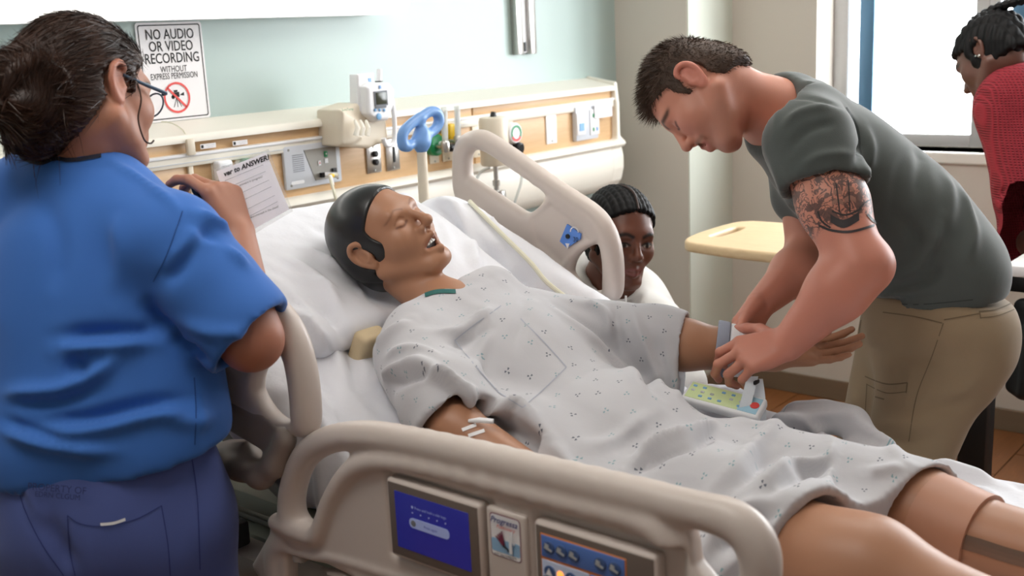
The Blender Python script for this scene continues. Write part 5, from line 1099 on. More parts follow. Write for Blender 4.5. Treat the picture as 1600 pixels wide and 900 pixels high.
# hair
def acut(x, y, z):
    e_ = np.where(z > .035, .030+(z-.035)*1.45, np.where(z > -.015, .030+.004*np.sin(z*90), -.030-.0*z)); d = y-e_; ear = .027-np.sqrt((y+.008)**2+(z+.004)**2); d = np.maximum(d, np.where(np.abs(x) > .05, ear, -1)); return np.maximum(d*.7, -.068+.25*np.abs(x)-z)
Vh, Fh = hair_cap(AT, AM, AS, .0045, acut, .0035, smooth=2, occ=.88)
def adir(P, N): q = loc_of(P, AT, AM, AS); w = np.clip((q[:, 2]-.03)/.05, 0, 1)[:, None]; return N*(.35+.65*w)+(AM[:, 1]*(.9*w)+(-AM[:, 2])*(.75*(1-w)))
def alen(P): q = loc_of(P, AT, AM, AS); return .005+.010*np.clip((q[:, 2]-.02)/.07, 0, 1)+.012*np.clip((q[:, 1]-.03)/.05, 0, 1)*np.clip((q[:, 2]-.04)/.03, 0, 1)
St = strands(Vh, Fh, 15000, adir, alen, .0007, 3); Vj, Fj = join((Vh, Fh), St); add('hair', Vj, Fj, 'brown_hair', man)
r_ = np.random.default_rng(5); MV, MF = [], []
for k in range(260):
    x = r_.uniform(-.031, .031); z0 = -.047-.010*abs(x)/.026-r_.uniform(0, .006); yb_ = .1045-(x/.03)**2*.017; a0 = np.array([x, yb_-.001, z0]); d = np.array([x*12*.02/.02*.03, .25, -1.0])+r_.normal(0, .18, 3); d /= np.linalg.norm(d); ln = r_.uniform(.006, .011); s_ = np.array([.0008, 0, 0]); i = len(MV); MV += [L_(*(a0-s_)), L_(*(a0+s_)), L_(*(a0+d*ln+s_*.3)), L_(*(a0+d*ln-s_*.3))]; MF.append([i, i+1, i+2, i+3])
hair_mat('mustache_hair', (130, 92, 68), (180, 136, 104), .7); add('mustache', MV, MF, 'mustache_hair', man)
# t-shirt
f = Field((1.86, -2.22, .82), (2.72, -1.36, 1.66), .006)
f.ell(at(1290, 246, 2.395), (.185, .165, .122), AB, 0); f.ell(at(1360, 300, 2.41), (.175, .17, .130), AB, .06); f.ell(at(1418, 362, 2.42), (.172, .16, .140), AB, .06); f.ell(at(1470, 432, 2.42), (.180, .13, .142), AB, .06); f.ell(at(1480, 470, 2.42), (.182, .07, .150), np.eye(3), .05)
f.rc(at(1235, 178, 2.40), at(1250, 190, 2.30), .075, .072, .05); f.rc(at(1250, 190, 2.30), SLm, .075, .078, .05); f.rc(at(1235, 178, 2.42), SRm, .08, .075, .05)
SE = SLm+(ELm-SLm)*.22; f.rc(SLm, SE, .080, .080, .05); f.rc(SE, SLm+(ELm-SLm)*.58, .080, .083, .02); SE2 = SRm+(ERm-SRm)*.5; f.rc(SRm, SE2, .075, .076, .04)
f.rc(at(1203, 176, 2.385), at(1215, 186, 2.39), .074, .085, .04)
f.half(SLm+(ELm-SLm)*.415, (ELm-SLm)+np.array([0, 0, .06]), (1.8, -2.3, 1.0), SLm+(ELm-SLm)*.415+np.array([.10, .10, .09])) if False else None
# sleeve hem: cut only the sleeve tube
ua = (ELm-SLm)/np.linalg.norm(ELm-SLm); ch_ = SLm+(ELm-SLm)*.45
X_, Y_, Z_ = f.ax[0][:, None, None], f.ax[1][None, :, None], f.ax[2][None, None, :]
hn = ua*.75+np.array([0, 0, .0])+(-CR)*.15+CU*-.25; hn /= np.linalg.norm(hn); hp0 = SLm+(ELm-SLm)*.36
dpl = (X_-hp0[0])*hn[0]+(Y_-hp0[1])*hn[1]+(Z_-hp0[2])*hn[2]; tt_ = (X_-SLm[0])*ua[0]+(Y_-SLm[1])*ua[1]+(Z_-SLm[2])*ua[2]
rad2 = np.sqrt((X_-SLm[0]-tt_*ua[0])**2+(Y_-SLm[1]-tt_*ua[1])**2+(Z_-SLm[2]-tt_*ua[2])**2)
f.rc(SLm+(ELm-SLm)*.30, SLm+(ELm-SLm)*.9, .068, .070, .003, 's'); f.D = np.where((dpl > 0) & (rad2 < .094) & (tt_ > 0), np.maximum(f.D, np.minimum(dpl, .094-rad2)), f.D)
f.rc(ch_+ua*.10-lft*.0, ch_+ua*.16, .10, .10, .0, 's') if False else None
# neck opening
nd = NBm-L_(0, -.026, -.035); nd /= np.linalg.norm(nd); f.half(at(1196, 178, 2.38), -nd+np.array([0, 0, -.05]), at(1170, 178, 2.38)-.14, at(1185, 178, 2.38)+.14); f.rc(L_(0, -.03, -.06), NBm+nd*.01, .066, .072, .004, 's')
# bottom hem
f.half(at(1450, 481, 2.42), (.18, -.22, -1.0), (1.8, -2.3, .7), (2.8, -1.3, 1.12))
f.rbox(at(1470, 490, 2.42), (.155, .12, .05), .03, np.stack([lft, fwd, [0, 0, 1]], 1), .003, 's')
V, F_ = f.mesh(2); N = normals(V, F_); V = V+N*(.004*vnoise(V, 9, 4, 2))[:, None]
MF_ = [([(1196, 235), (1220, 290), (1250, 345)], .012, .006), ([(1235, 150), (1215, 175), (1208, 215)], .006, .005), ([(1320, 165), (1338, 195), (1345, 235), (1336, 262)], .008, -.012), ([(1350, 190), (1360, 230), (1352, 290)], .012, .008), ([(1235, 150), (1275, 155), (1320, 168)], .007, -.006), ([(1222, 200), (1250, 175), (1300, 165)], .008, .006), ([(1230, 240), (1260, 205), (1310, 190)], .008, -.005), ([(1245, 270), (1280, 245), (1335, 240)], .008, .006), ([(1255, 290), (1295, 270), (1340, 262)], .008, -.006),
       ([(1390, 440), (1430, 420), (1450, 395), (1470, 340)], .012, .012), ([(1400, 455), (1450, 440), (1470, 400)], .010, -.010), ([(1365, 460), (1420, 455), (1470, 440)], .008, .010), ([(1370, 470), (1430, 468), (1480, 455)], .007, -.008), ([(1430, 200), (1440, 260), (1430, 330)], .02, -.006), ([(1500, 290), (1520, 360), (1510, 420)], .016, .007), ([(1460, 230), (1485, 300), (1475, 380)], .018, .005), ([(1380, 330), (1420, 350), (1445, 400)], .015, -.008)]
V = folds(V, F_, [(a_, b_*.9, c_*1.5) for a_, b_, c_ in MF_]); ts = add('t_shirt', V, F_, 'grey_tshirt', man); bvS = BVHTree.FromPolygons(V.tolist(), F_.tolist())
for pl_, wd in (([(1196, 128), (1192, 165), (1193, 200)], 3), ([(1322, 168), (1340, 200), (1345, 240)], 2), ([(1362, 470), (1430, 476), (1520, 468)], 1.6)): stick('seam', pl_, wd, 'shirt_seam', man, bvS, .001)
# trousers
f = Field((2.0, -2.32, .0), (2.75, -1.55, 1.10), .0085)
HLj, HRj = at(1472, 540, 2.36), at(1420, 535, 2.52); KL, KR = at(1412, 735, 2.36), at(1362, 720, 2.52)
f.ell(at(1464, 488, 2.42), (.170, .150, .105), np.stack([lft, fwd, [0, 0, 1]], 1), 0); f.ell(at(1470, 535, 2.42), (.165, .155, .11), np.stack([lft, fwd, [0, 0, 1]], 1), .05)
AL, AR = KL+np.array([.10, -.14, 0]), KR+np.array([.10, -.14, 0]); AL[2] = AR[2] = .10
f.rc(HLj+fwd*.0, KL, .118, .084, .05); f.rc(HRj, KR, .112, .082, .05); f.rc(KL, AL, .082, .062, .03); f.rc(KR, AR, .080, .062, .03); f.rc(at(1510, 520, 2.36), at(1490, 580, 2.36), .085, .085, .05)
f.half(at(1460, 452, 2.42), (.1, -.1, 1)); V, F_ = f.mesh(2); N = normals(V, F_); V = V+N*(.004*vnoise(V, 10, 9, 2))[:, None]
V = folds(V, F_, [([(1345, 520), (1420, 535), (1500, 520)], .010, .007), ([(1350, 545), (1430, 560), (1520, 555)], .010, -.007), ([(1440, 620), (1500, 610), (1535, 590)], .009, .010), ([(1440, 640), (1490, 635), (1525, 620)], .008, -.010), ([(1320, 600), (1340, 640), (1335, 690)], .010, .008), ([(1370, 660), (1430, 665), (1490, 650)], .010, .008), ([(1360, 690), (1420, 690), (1470, 680)], .010, -.007), ([(1440, 500), (1420, 590), (1405, 690)], .006, .004)])
tr_ = add('trousers', V, F_, 'khaki', man); bvT = BVHTree.FromPolygons(V.tolist(), F_.tolist())
for pl_, wd in (([(1474, 505), (1455, 560), (1432, 620), (1420, 690)], 1.6), ([(1530, 487), (1560, 483), (1588, 470)], 2.2), ([(1532, 497), (1560, 493), (1588, 482)], 1.5), ([(1530, 486), (1532, 498)], 2), ([(1352, 588), (1385, 600), (1418, 598)], 2), ([(1354, 600), (1385, 614), (1416, 612)], 1.5), ([(1418, 598), (1416, 614)], 2), ([(1355, 600), (1352, 650)], 1.4), ([(1368, 620), (1382, 624)], 2), ([(1346, 500), (1341, 530)], 1.6), ([(1380, 488), (1430, 495), (1472, 505)], 2), ([(1475, 500), (1530, 490)], 1.6)): stick('seam', pl_, wd, 'khaki_seam', man, bvT, .001)
for A_ in (AL, AR):
    f = Field(A_-np.array([.25, .25, .12]), A_+np.array([.25, .25, .12]), .008); f.rc((A_[0], A_[1], .05), (A_[0]+fwd[0]*.17, A_[1]+fwd[1]*.17, .038), .045, .038, .02); f.rc((A_[0], A_[1], .05), (A_[0], A_[1], .13), .045, .05, .02); f.half((0, 0, 0.002), (0, 0, -1)); V, F_ = f.mesh(1); add('boot', V, F_, 'boot_brown', man)
# ---------------------------------------------------------------- nurse in blue scrubs
skin_mat('nurse_skin', .5, .1)
pm('scrub_top', (54, 108, 188), .85, var=.05, vs=5, bump=.2, bs=500, bd=.0006, sheen=.15)
pm('scrub_trousers', (78, 94, 156), .85, var=.06, vs=5, bump=.2, bs=500, bd=.0006, sheen=.15)
pm('scrub_collar', (30, 34, 52), .9, var=.05); pm('scrub_seam', (50, 62, 122), .9, var=.05); pm('top_seam', (30, 68, 130), .9, var=.05)
hair_mat('dark_brown_hair', (14, 10, 9), (74, 44, 28), .45, 22, (1, 1, 1))
pm('glasses_frame', (64, 84, 104), .3, metal=.4, var=.03)
NT_, NM, NS = np.array([.9989, -.9614, 1.5308]), frame((.9505, .1493, -.2725), (.2212, .2909, .9308)), 1.03
nu = thing('person', 'nurse in blue scrubs seen from behind with dark hair in a bun', 'person', (.92, -1.06, 0))
bF = np.array([.80, .60, 0]); bR = np.array([.60, -.80, 0]); NBs = np.stack([bR, bF, np.array([0, 0, 1.])], 1)
nbN = at(118, 262, 1.875)
f = Field((.55, -1.5, .95), (1.32, -.55, 1.70), .008, fine=[(0, .88, 1.14, .0032), (1, -1.10, -.83, .0032), (2, 1.40, 1.62, .0032), (1, -1.22, -1.10, .003), (0, 1.03, 1.16, .003), (2, 1.26, 1.42, .0032)])
L_ = head(f, NT_, NM, NS, jaw=1.06)
f.rc(L_(0, -.02, -.05), nbN-np.array([0, 0, .03]), .060, .062, .03); f.ell(at(165, 430, 1.88), (.14, .08, .15), NBs, .05); f.rc(nbN-np.array([0, 0, .03]), at(160, 400, 1.89), .055, .07, .03)
NSR, NSL = at(268, 378, 1.79), at(-5, 345, 1.93); NER, NWR = at(392, 530, 1.775), at(372, 368, 1.87); NEL = at(-40, 540, 1.95); NWL = at(150, 420, 2.15)
f.rc(NSR, NER, .06, .050, .03); f.rc(NER, NWR, .048, .029, .02); f.rc(NSL, NEL, .06, .05, .03); f.rc(NEL, NEL+bF*.2+bR*.05, .045, .03, .03)
hd = at(342, 286, 1.865)-NWR
hand(f, NWR, hd, CW*.55-CR*.8-CU*.2, -CW*.3-CR*.6+CU*.2, 1.02, ((.75, .5, .4), (.95, .8, .5), (1.1, .9, .6), (1.2, 1.0, .6)), .08, (.9, .5))
V, F_ = f.mesh(1); C = np.tile(lin(176, 122, 98), (len(V), 1)); C = face_paint(V, C, NT_, NM, NS, lin(150, 84, 76), brow=.004, browc=lin(40, 28, 22), lash=lin(40, 26, 20), ear_red=lin(190, 122, 100))
C = blend(C, np.clip(1-np.linalg.norm(V-NER, axis=1)/.12, 0, 1)*.7, lin(166, 98, 74)); o = add('body', V, F_, 'nurse_skin', nu); vcol(o, C); bvNb = BVHTree.FromPolygons(V.tolist(), F_.tolist())
# hair: cap, bun, strands drawn towards the bun
BUN = at(34, 148, 1.75)
def ncut(x, y, z):
    e_ = np.where(z > .030, .036+(z-.030)*1.2, np.where(z > -.01, .030, -.022-.5*np.clip(-.02-z, 0, .06))); d = y-e_; ear = .030-np.sqrt((y+.006)**2+(z+.004)**2); d = np.maximum(d, np.where(np.abs(x) > .05, ear, -1)); return np.maximum(d*.7, -.088+.10*np.abs(x)-z)
def nextra(f, L):
    f.ell(BUN, (.062, .058, .075), None, .03); f.ell(L(0, -.085, .0), (.05, .045, .06), NM, .04); f.ell(BUN+np.array([.02, .0, -.055]), (.045, .045, .05), None, .03)
Vh, Fh = hair_cap(NT_, NM, NS, .0095, ncut, .0042, nextra, 2, .26); N = normals(Vh, Fh)
q = loc_of(Vh, NT_, NM, NS); bl = ((BUN-NT_)@NM)/NS; dd_ = q-bl; ph_ = np.arctan2(dd_[:, 0], dd_[:, 2]); rb = np.linalg.norm(Vh-BUN, axis=1); tw = np.where(rb < .085, np.sin(np.arctan2(Vh[:, 2]-BUN[2], (Vh-BUN)@CR)*3+rb*160)*.005, np.sin(ph_*60)*.0012)
Vh = Vh+N*tw[:, None]
def ndir(P, N): d = BUN-P; d /= np.linalg.norm(d, axis=1)[:, None]+1e-6; d = d-(d*N).sum(1)[:, None]*N; d /= np.linalg.norm(d, axis=1)[:, None]+1e-6; t_ = np.cross(N, CW); nearb = (np.linalg.norm(P-BUN, axis=1) < .085)[:, None]; return np.where(nearb, t_*1.0+N*.1, d*1.0+N*.05)
St = strands(Vh, Fh, 11000, ndir, lambda P: np.full(len(P), .035), .0007, 6, bend=None, jit=.10)
# loose wisps at the nape
r_ = np.random.default_rng(9); MV, MF = [], []
for k in range(26):
    a0 = L_(r_.uniform(-.05, .05), -.085+r_.uniform(-.01, .02), -.06+r_.uniform(-.03, .01)) if k > 8 else BUN+np.array([r_.uniform(-.02, .04), r_.uniform(-.03, .03), -.07]); d = np.array([r_.normal(0, .02), r_.normal(0, .02), -r_.uniform(.03, .10)])
    P = spline([a0, a0+d*.5+r_.normal(0, .006, 3), a0+d], 4); i = len(MV)
    for j, p in enumerate(P): w_ = .0008*(1-j/len(P)); MV += [p-CR*w_, p+CR*w_]
    MF += [[i+2*j, i+2*j+1, i+2*j+3, i+2*j+2] for j in range(len(P)-1)]
bvNh = BVHTree.FromPolygons(Vh.tolist(), Fh.tolist()); J = join((Vh, Fh), St); J = join(J, (np.array(MV), np.array(MF))); add('hair', J[0], J[1], 'dark_brown_hair', nu)
# curl beside the ear
MB().tube(spline([L_(.074, .03, .02), L_(.078, .036, -.02), L_(.074, .03, -.055), L_(.070, .042, -.085), L_(.064, .06, -.088), L_(.06, .072, -.08)], 6), .0016, 6).build('hair_curl', 'dark_brown_hair', nu)
# glasses
gl = MB().tube([L_(.077, .004, .012), L_(.076, .05, .006), L_(.070, .098, .004)], [.0028, .0032, .0034], 8).build('glasses_temple', 'glasses_frame', nu)
for x in (.034, -.034):
    ov = [L_(x+.026*math.cos(a), .106-.22*abs(x+.026*math.cos(a))**1.3, -.006+.019*math.sin(a)) for a in np.linspace(0, 6.283, 20, endpoint=False)]
    MB().tube(ov, .0016, 6, closed=True).build('lens_rim', 'glasses_frame', nu); add('lens', ov, [list(range(20))], 'window_glass', nu, False)
MB().tube([L_(-.009, .106, .0), L_(.009, .106, .0)], .0016, 6).build('bridge', 'glasses_frame', nu); MB().tube([L_(.062, .098, .004), L_(.070, .099, .004)], .003, 8).build('hinge', 'glasses_frame', nu)
# scrub top
f = Field((.45, -1.62, .82), (1.26, -.45, 1.56), .0065)
f.ell(at(150, 430, 1.86), (.18, .120, .16), NBs, 0); f.ell(at(165, 550, 1.86), (.195, .135, .17), NBs, .06); f.ell(at(172, 650, 1.865), (.200, .140, .12), NBs, .06); f.rc(at(165, 700, 1.865)-bR*.07, at(165, 700, 1.865)+bR*.07, .134, .134, .04)
f.rc(at(75, 295, 1.90), at(170, 310, 1.86), .072, .070, .05); f.rc(at(170, 312, 1.86), NSR, .072, .074, .04); f.rc(at(60, 310, 1.9), NSL, .075, .078, .04)
sa = (NER-NSR)/np.linalg.norm(NER-NSR); f.rc(NSR, NSR+sa*.10, .074, .078, .04); f.rc(NSR+sa*.10, NSR+sa*.17, .078, .080, .02); sb = (NEL-NSL)/np.linalg.norm(NEL-NSL); f.rc(NSL, NSL+sb*.18, .085, .082, .05)
f.rc(at(112, 225, 1.875), at(122, 275, 1.87), .074, .085, .03)
ce = NSR+sa*.205; f.rc(NSR+sa*.17, NSR+sa*.26, .080, .080, .02); f.rc(ce-sa*.05, ce+sa*.14, .068, .070, .003, 's')
X_, Y_, Z_ = f.ax[0][:, None, None], f.ax[1][None, :, None], f.ax[2][None, None, :]; hn = sa*.9+CR*.15; hn /= np.linalg.norm(hn)
dpl = (X_-ce[0])*hn[0]+(Y_-ce[1])*hn[1]+(Z_-ce[2])*hn[2]; tt_ = (X_-NSR[0])*sa[0]+(Y_-NSR[1])*sa[1]+(Z_-NSR[2])*sa[2]
rad2 = np.sqrt((X_-NSR[0]-tt_*sa[0])**2+(Y_-NSR[1]-tt_*sa[1])**2+(Z_-NSR[2]-tt_*sa[2])**2); f.D = np.where((dpl > 0) & (rad2 < .105) & (tt_ > 0), np.maximum(f.D, np.minimum(dpl, .105-rad2)), f.D); f.rc(NSL+sb*.17, NSL+sb*.3, .062, .07, .003, 's')
f.half(ce, sa+np.array([.0, .0, .10]), ce-np.array([.10, .10, .12]), ce+np.array([.16, .16, .10])) if False else None
nd = L_(0, -.02, -.05)-nbN; nd /= np.linalg.norm(nd); f.half(at(93, 228, 1.81), np.array([0, 0, 1.])-bR*.12, nbN-np.array([.12, .12, .06]), nbN+np.array([.12, .12, .2])); f.rc(L_(0, -.02, -.02), nbN-np.array([0, 0, .03]), .0645, .0655, .003, 's')
f.half(at(170, 712, 1.86), (.10, -.06, -1)); f.rc(at(165, 725, 1.865)-bR*.07, at(165, 725, 1.865)+bR*.07, .118, .118, .003, 's')
V, F_ = f.mesh(2); N = normals(V, F_); V = V+N*(.006*vnoise(V, 7, 12, 2))[:, None]
NF = [([(230, 480), (245, 500), (262, 515)], .010, -.020), ([(85, 530), (150, 522), (215, 522), (262, 512)], .012, -.016), ([(85, 545), (150, 540), (250, 530)], .012, .016), ([(262, 512), (280, 535), (320, 562)], .010, -.022), ([(0, 615), (90, 612), (150, 585), (200, 540)], .012, .014), ([(20, 630), (100, 625), (160, 600)], .010, -.012), ([(50, 660), (140, 655), (220, 635), (300, 625)], .011, -.016), ([(50, 672), (150, 668), (240, 648), (300, 640)], .012, .014), ([(0, 670), (60, 690), (130, 703), (190, 705)], .010, .014), ([(0, 655), (50, 675), (110, 690)], .008, -.012), ([(305, 330), (340, 350), (375, 370)], .008, .012), ([(295, 345), (330, 372), (365, 395)], .008, -.010), ([(320, 375), (350, 385), (390, 420)], .008, .010), ([(265, 415), (300, 370), (320, 340)], .009, .009), ([(250, 440), (280, 420), (300, 380)], .010, -.009), ([(165, 245), (210, 275), (260, 310), (290, 340)], .007, .008), ([(270, 500), (330, 520), (380, 520)], .010, .008), ([(100, 590), (120, 565), (135, 590)], .008, -.010), ([(310, 600), (312, 650), (305, 700)], .006, .005), ([(240, 640), (290, 660), (340, 650)], .012, .008), ([(60, 300), (90, 380), (80, 470)], .02, -.006), ([(180, 330), (190, 400), (180, 470)], .02, .006)]
V = folds(V, F_, [(a_, b_*.9, c_*1.6) for a_, b_, c_ in NF]); add('scrub_top', V, F_, 'scrub_top', nu); bvN = BVHTree.FromPolygons(V.tolist(), F_.tolist())
nb_ = []
for u in range(2, 180, 6):
    for v in range(170, 330):
        r0 = Vector(ray(u, v)).normalized(); hg = bvN.ray_cast(Vector(CAM), r0); hs = [h[3] for h in (bvNb.ray_cast(Vector(CAM), r0), bvNh.ray_cast(Vector(CAM), r0)) if h[0] is not None]
        if hg[0] is not None and all(hg[3] < h for h in hs): nb_.append((u, v+4)); break
stick('collar_binding', [p for p in nb_ if 30 < p[0] < 160][::3], 6, 'scrub_collar', nu, bvN, .002); stick('seam', [(303, 590), (306, 640), (304, 695)], 1.6, 'top_seam', nu, bvN, .001); stick('seam', [(240, 440), (262, 395), (285, 330)], 1.4, 'top_seam', nu, bvN, .001)
# scrub trousers
f = Field((.45, -1.55, .0), (1.22, -.5, 1.02), .010)
H0 = at(165, 745, 1.875); f.ell(H0, (.195, .145, .16), NBs, 0); f.ell(H0-np.array([0, 0, .09]), (.198, .15, .13), NBs, .06)
for s_ in (-1, 1):
    a0 = H0+bR*.095*s_-np.array([0, 0, .10]); k0 = np.array([a0[0]+bR[0]*.01*s_, a0[1]+bR[1]*.01*s_, .48]); e0 = np.array([k0[0], k0[1], .07]); f.rc(a0, k0, .112, .090, .04); f.rc(k0, e0, .088, .085, .03)
f.half(at(165, 668, 1.87), (0, 0, 1)); V, F_ = f.mesh(2); N = normals(V, F_); V = V+N*(.005*vnoise(V, 8, 15, 2))[:, None]
V = folds(V, F_, [([(25, 700), (22, 740), (40, 800)], .010, -.010), ([(60, 800), (90, 850), (110, 900)], .016, -.020), ([(240, 780), (290, 740), (330, 720)], .010, -.008), ([(50, 700), (80, 720), (140, 725)], .010, .008), ([(30, 720), (60, 800), (100, 860)], .012, .008), ([(310, 720), (315, 800), (310, 890)], .005, .004)])
add('scrub_trousers', V, F_, 'scrub_trousers', nu); bvP = BVHTree.FromPolygons(V.tolist(), F_.tolist())
for pl_ in ([(106, 805), (125, 818), (160, 822), (210, 812), (252, 790)], [(106, 805), (110, 860), (118, 899)], [(252, 790), (262, 850), (266, 899)], [(298, 710), (308, 780), (312, 890)], [(50, 690), (30, 760), (60, 840), (100, 899)]): stick('seam', pl_, 1.7, 'scrub_seam', nu, bvP, .0012)
stick('pen', [(158, 818), (178, 816), (196, 810)], 4.5, 'white_plastic', nu, bvP, .006)
def stamp(txt, u, v, size, m, bv, parent, an=0.06):
    h = bv.ray_cast(Vector(CAM), Vector(ray(u, v)).normalized()); n_ = np.array(h[1]); ex = CR*math.cos(an)-CU*math.sin(an); ex = ex-ex@n_*n_; ex /= np.linalg.norm(ex); ey = np.cross(n_, ex); return text('stamped_lettering', txt, np.array(h[0])+n_*.006, ex, ey, size, m, parent, .0)
pm('stamp_ink', (44, 54, 104), .9, var=.2, vs=200); stamp('PROPERTY OF', 92, 763, .0155, 'stamp_ink', bvP, nu); stamp('EDRN CLGUM', 93, 774, .0120, 'stamp_ink', bvP, nu)
for s_ in (-1, 1):
    b0 = H0+bR*.105*s_; f = Field((b0[0]-.25, b0[1]-.25, -.02), (b0[0]+.25, b0[1]+.25, .16), .009); f.rc((b0[0], b0[1], .05), (b0[0]+bF[0]*.15, b0[1]+bF[1]*.15, .04), .045, .036, .02); f.half((0, 0, .002), (0, 0, -1)); V, F_ = f.mesh(1); add('shoe', V, F_, 'white_plastic', nu)
# marker and paper
mkr = tag(MB().tube([at(301, 283, 1.85), at(306, 296, 1.85), at(318, 318, 1.86)], [.006, .0075, .0075], 12).build('marker_pen', 'black_plastic', None), 'black marker pen held in the nurse hand', 'pen')
pa = thing('question_sheet', 'white question sheet in a clear sleeve held by the nurse', 'paper', at(410, 305, 1.92))
c4 = [at(338, 268, 1.885), at(416, 238, 1.905), at(452, 327, 1.915), at(372, 372, 1.895)]; o4 = [at(334, 266, 1.886), at(420, 233, 1.908), at(458, 330, 1.920), at(370, 382, 1.898)]
def quad(P, m, name, par, th=.0008):
    P = np.array(P); n_ = np.cross(P[1]-P[0], P[3]-P[0]); n_ /= np.linalg.norm(n_); return add(name, list(P)+list(P+n_*th), [[0, 1, 2, 3], [7, 6, 5, 4], [0, 4, 5, 1], [1, 5, 6, 2], [2, 6, 7, 3], [3, 7, 4, 0]], m, par, False)
t = NT('thin_paper'); tl = t.n('ShaderNodeBsdfTranslucent'); tl.inputs[0].default_value = S(252, 250, 254); mx = t.n('ShaderNodeMixShader'); mx.inputs[0].default_value = .55; t.b.inputs['Base Color'].default_value = S(252, 250, 254); t.b.inputs['Roughness'].default_value = .8
t.l(t.b.outputs[0], mx.inputs[1]); t.l(tl.outputs[0], mx.inputs[2]); t.l(mx.outputs[0], t.out.inputs[0]); MATS['thin_paper'] = t.m
quad(c4, 'thin_paper', 'sheet', pa); quad(np.array(o4)-CW*.002, 'clear_sheet', 'clear_sleeve', pa, .0006)
c4 = np.array(c4); ex = c4[1]-c4[0]; W0 = np.linalg.norm(ex); ex /= W0; ey = c4[0]-c4[3]; H_ = np.linalg.norm(ey); ey /= H_; fw = -CW*.0014
def pp_(a, b): return c4[0]*(1-a)*(1-b)+c4[1]*a*(1-b)+c4[2]*a*b+c4[3]*(1-a)*b+fw
text('handwriting', 'ver to ANSWER!', pp_(.56, .085), ex, ey, .0115, 'ink_black', pa, .0, shear=.25, bold=.0004)
for b, q_ in ((.24, 'answers in progress?'), (.50, ''), (.76, 'be documented in the chart?')):
    fr_ = [pp_(.10, b-.07), pp_(.86, b-.07), pp_(.86, b+.04), pp_(.10, b+.04)]; MB().tube(fr_, .0003, 4, closed=True).build('answer_box', 'ink_grey', pa)
    if q_: text('printed_question', q_, pp_(.55, b+.085), ex, ey, .0050, 'ink_black', pa, .0)

# ---------------------------------------------------------------- young woman kneeling beyond the rail
skin_mat('dark_skin', .42, .05, .06); pm('white_hoodie', (226, 225, 221), .9, var=.03, vs=10, bump=.3, bs=300, bd=.001, sheen=.2); hair_mat('black_hair', (5, 5, 6), (16, 14, 15), .6, 80); MATS['black_hair'].node_tree.nodes['Principled BSDF'].inputs['Specular IOR Level'].default_value = .2; pm('dark_leggings', (30, 30, 34), .8, var=.05); pm('scalp', (58, 40, 34), .6, var=.05)
GT, GM, GS = np.array([2.2883, -1.1414, 1.0853]), frame((-.4822, -.8728, -.0749), (.0735, -.1255, .9894)), 1.0
gi = thing('person', 'young woman in a white hoodie crouching behind the far bed rail', 'person', (2.42, -1.05, 0))
f = Field((2.10, -1.40, .30), (2.75, -.80, 1.25), .0075, fine=[(0, 2.19, 2.39, .003), (1, -1.28, -1.02, .003), (2, .95, 1.21, .003)])
L_ = head(f, GT, GM, GS, jaw=.96, nose=.95); gN = np.array([2.34, -1.075, .925]); f.rc(L_(0, -.03, -.045), gN, .052, .058, .03); f.rc(gN, (2.40, -1.04, .55), .08, .12, .05)
V, F_ = f.mesh(1); C = np.tile(lin(104, 62, 46), (len(V), 1)); C = face_paint(V, C, GT, GM, GS, lin(130, 70, 66), brow=.0042, browc=lin(26, 18, 16), lash=lin(14, 10, 10), openeye=lin(178, 168, 160)); o = add('body', V, F_, 'dark_skin', gi); vcol(o, C)
def gcut(x, y, z): e_ = np.where(z > .03, .026+(z-.03)*.95, .020); d = y-e_; ear = .026-np.sqrt((y+.004)**2+(z+.006)**2); d = np.maximum(d, np.where(np.abs(x) > .05, ear, -1)); return np.maximum(d*.7, -.075-z)
Vh, Fh = hair_cap(GT, GM, GS, .0065, gcut, .0032, None, 1); q = loc_of(Vh, GT, GM, GS); N = normals(Vh, Fh)
rid = np.abs(np.sin((q[:, 0]*1.0)*230)); kn_ = .5+.5*np.sin(q[:, 1]*420+np.floor(q[:, 0]*230/np.pi)*1.7); part = np.exp(-((q[:, 0]-.004)/.0035)**2)
Vh = Vh+N*(.0055*rid**.6*(.7+.3*kn_)-.006*part)[:, None]; add('braided_hair', Vh, Fh, 'black_hair', gi)
pt = [L_(.004, .088, .088), L_(.004, .06, .118), L_(.004, .02, .128), L_(.004, -.03, .126)]; MB().tube(spline(pt, 5), .0028, 6).build('hair_parting', 'scalp', gi)
f = Field((2.0, -1.5, .25), (2.95, -.65, 1.06), .008)
g0 = np.array([2.40, -1.06, .80]); bR2 = np.array([-.86, .50, 0]); GB = np.stack([bR2, np.array([-.5, -.86, 0]), [0, 0, 1.]], 1)
f.ell(g0, (.175, .12, .16), GB, 0); f.ell(g0+np.array([.03, .02, -.22]), (.17, .13, .2), GB, .06); gl_, gr_ = at(1022, 512, 2.82), at(905, 480, 2.9)
f.rc(g0+np.array([0, 0, .08]), gl_, .09, .075, .06); f.rc(gl_, at(1062, 600, 2.76), .070, .066, .04); f.rc(at(1062, 600, 2.74), at(1050, 690, 2.80), .062, .05, .03); f.rc(g0+np.array([0, 0, .08]), gr_, .09, .075, .06); f.rc(gr_, at(880, 600, 2.9), .07, .06, .04)
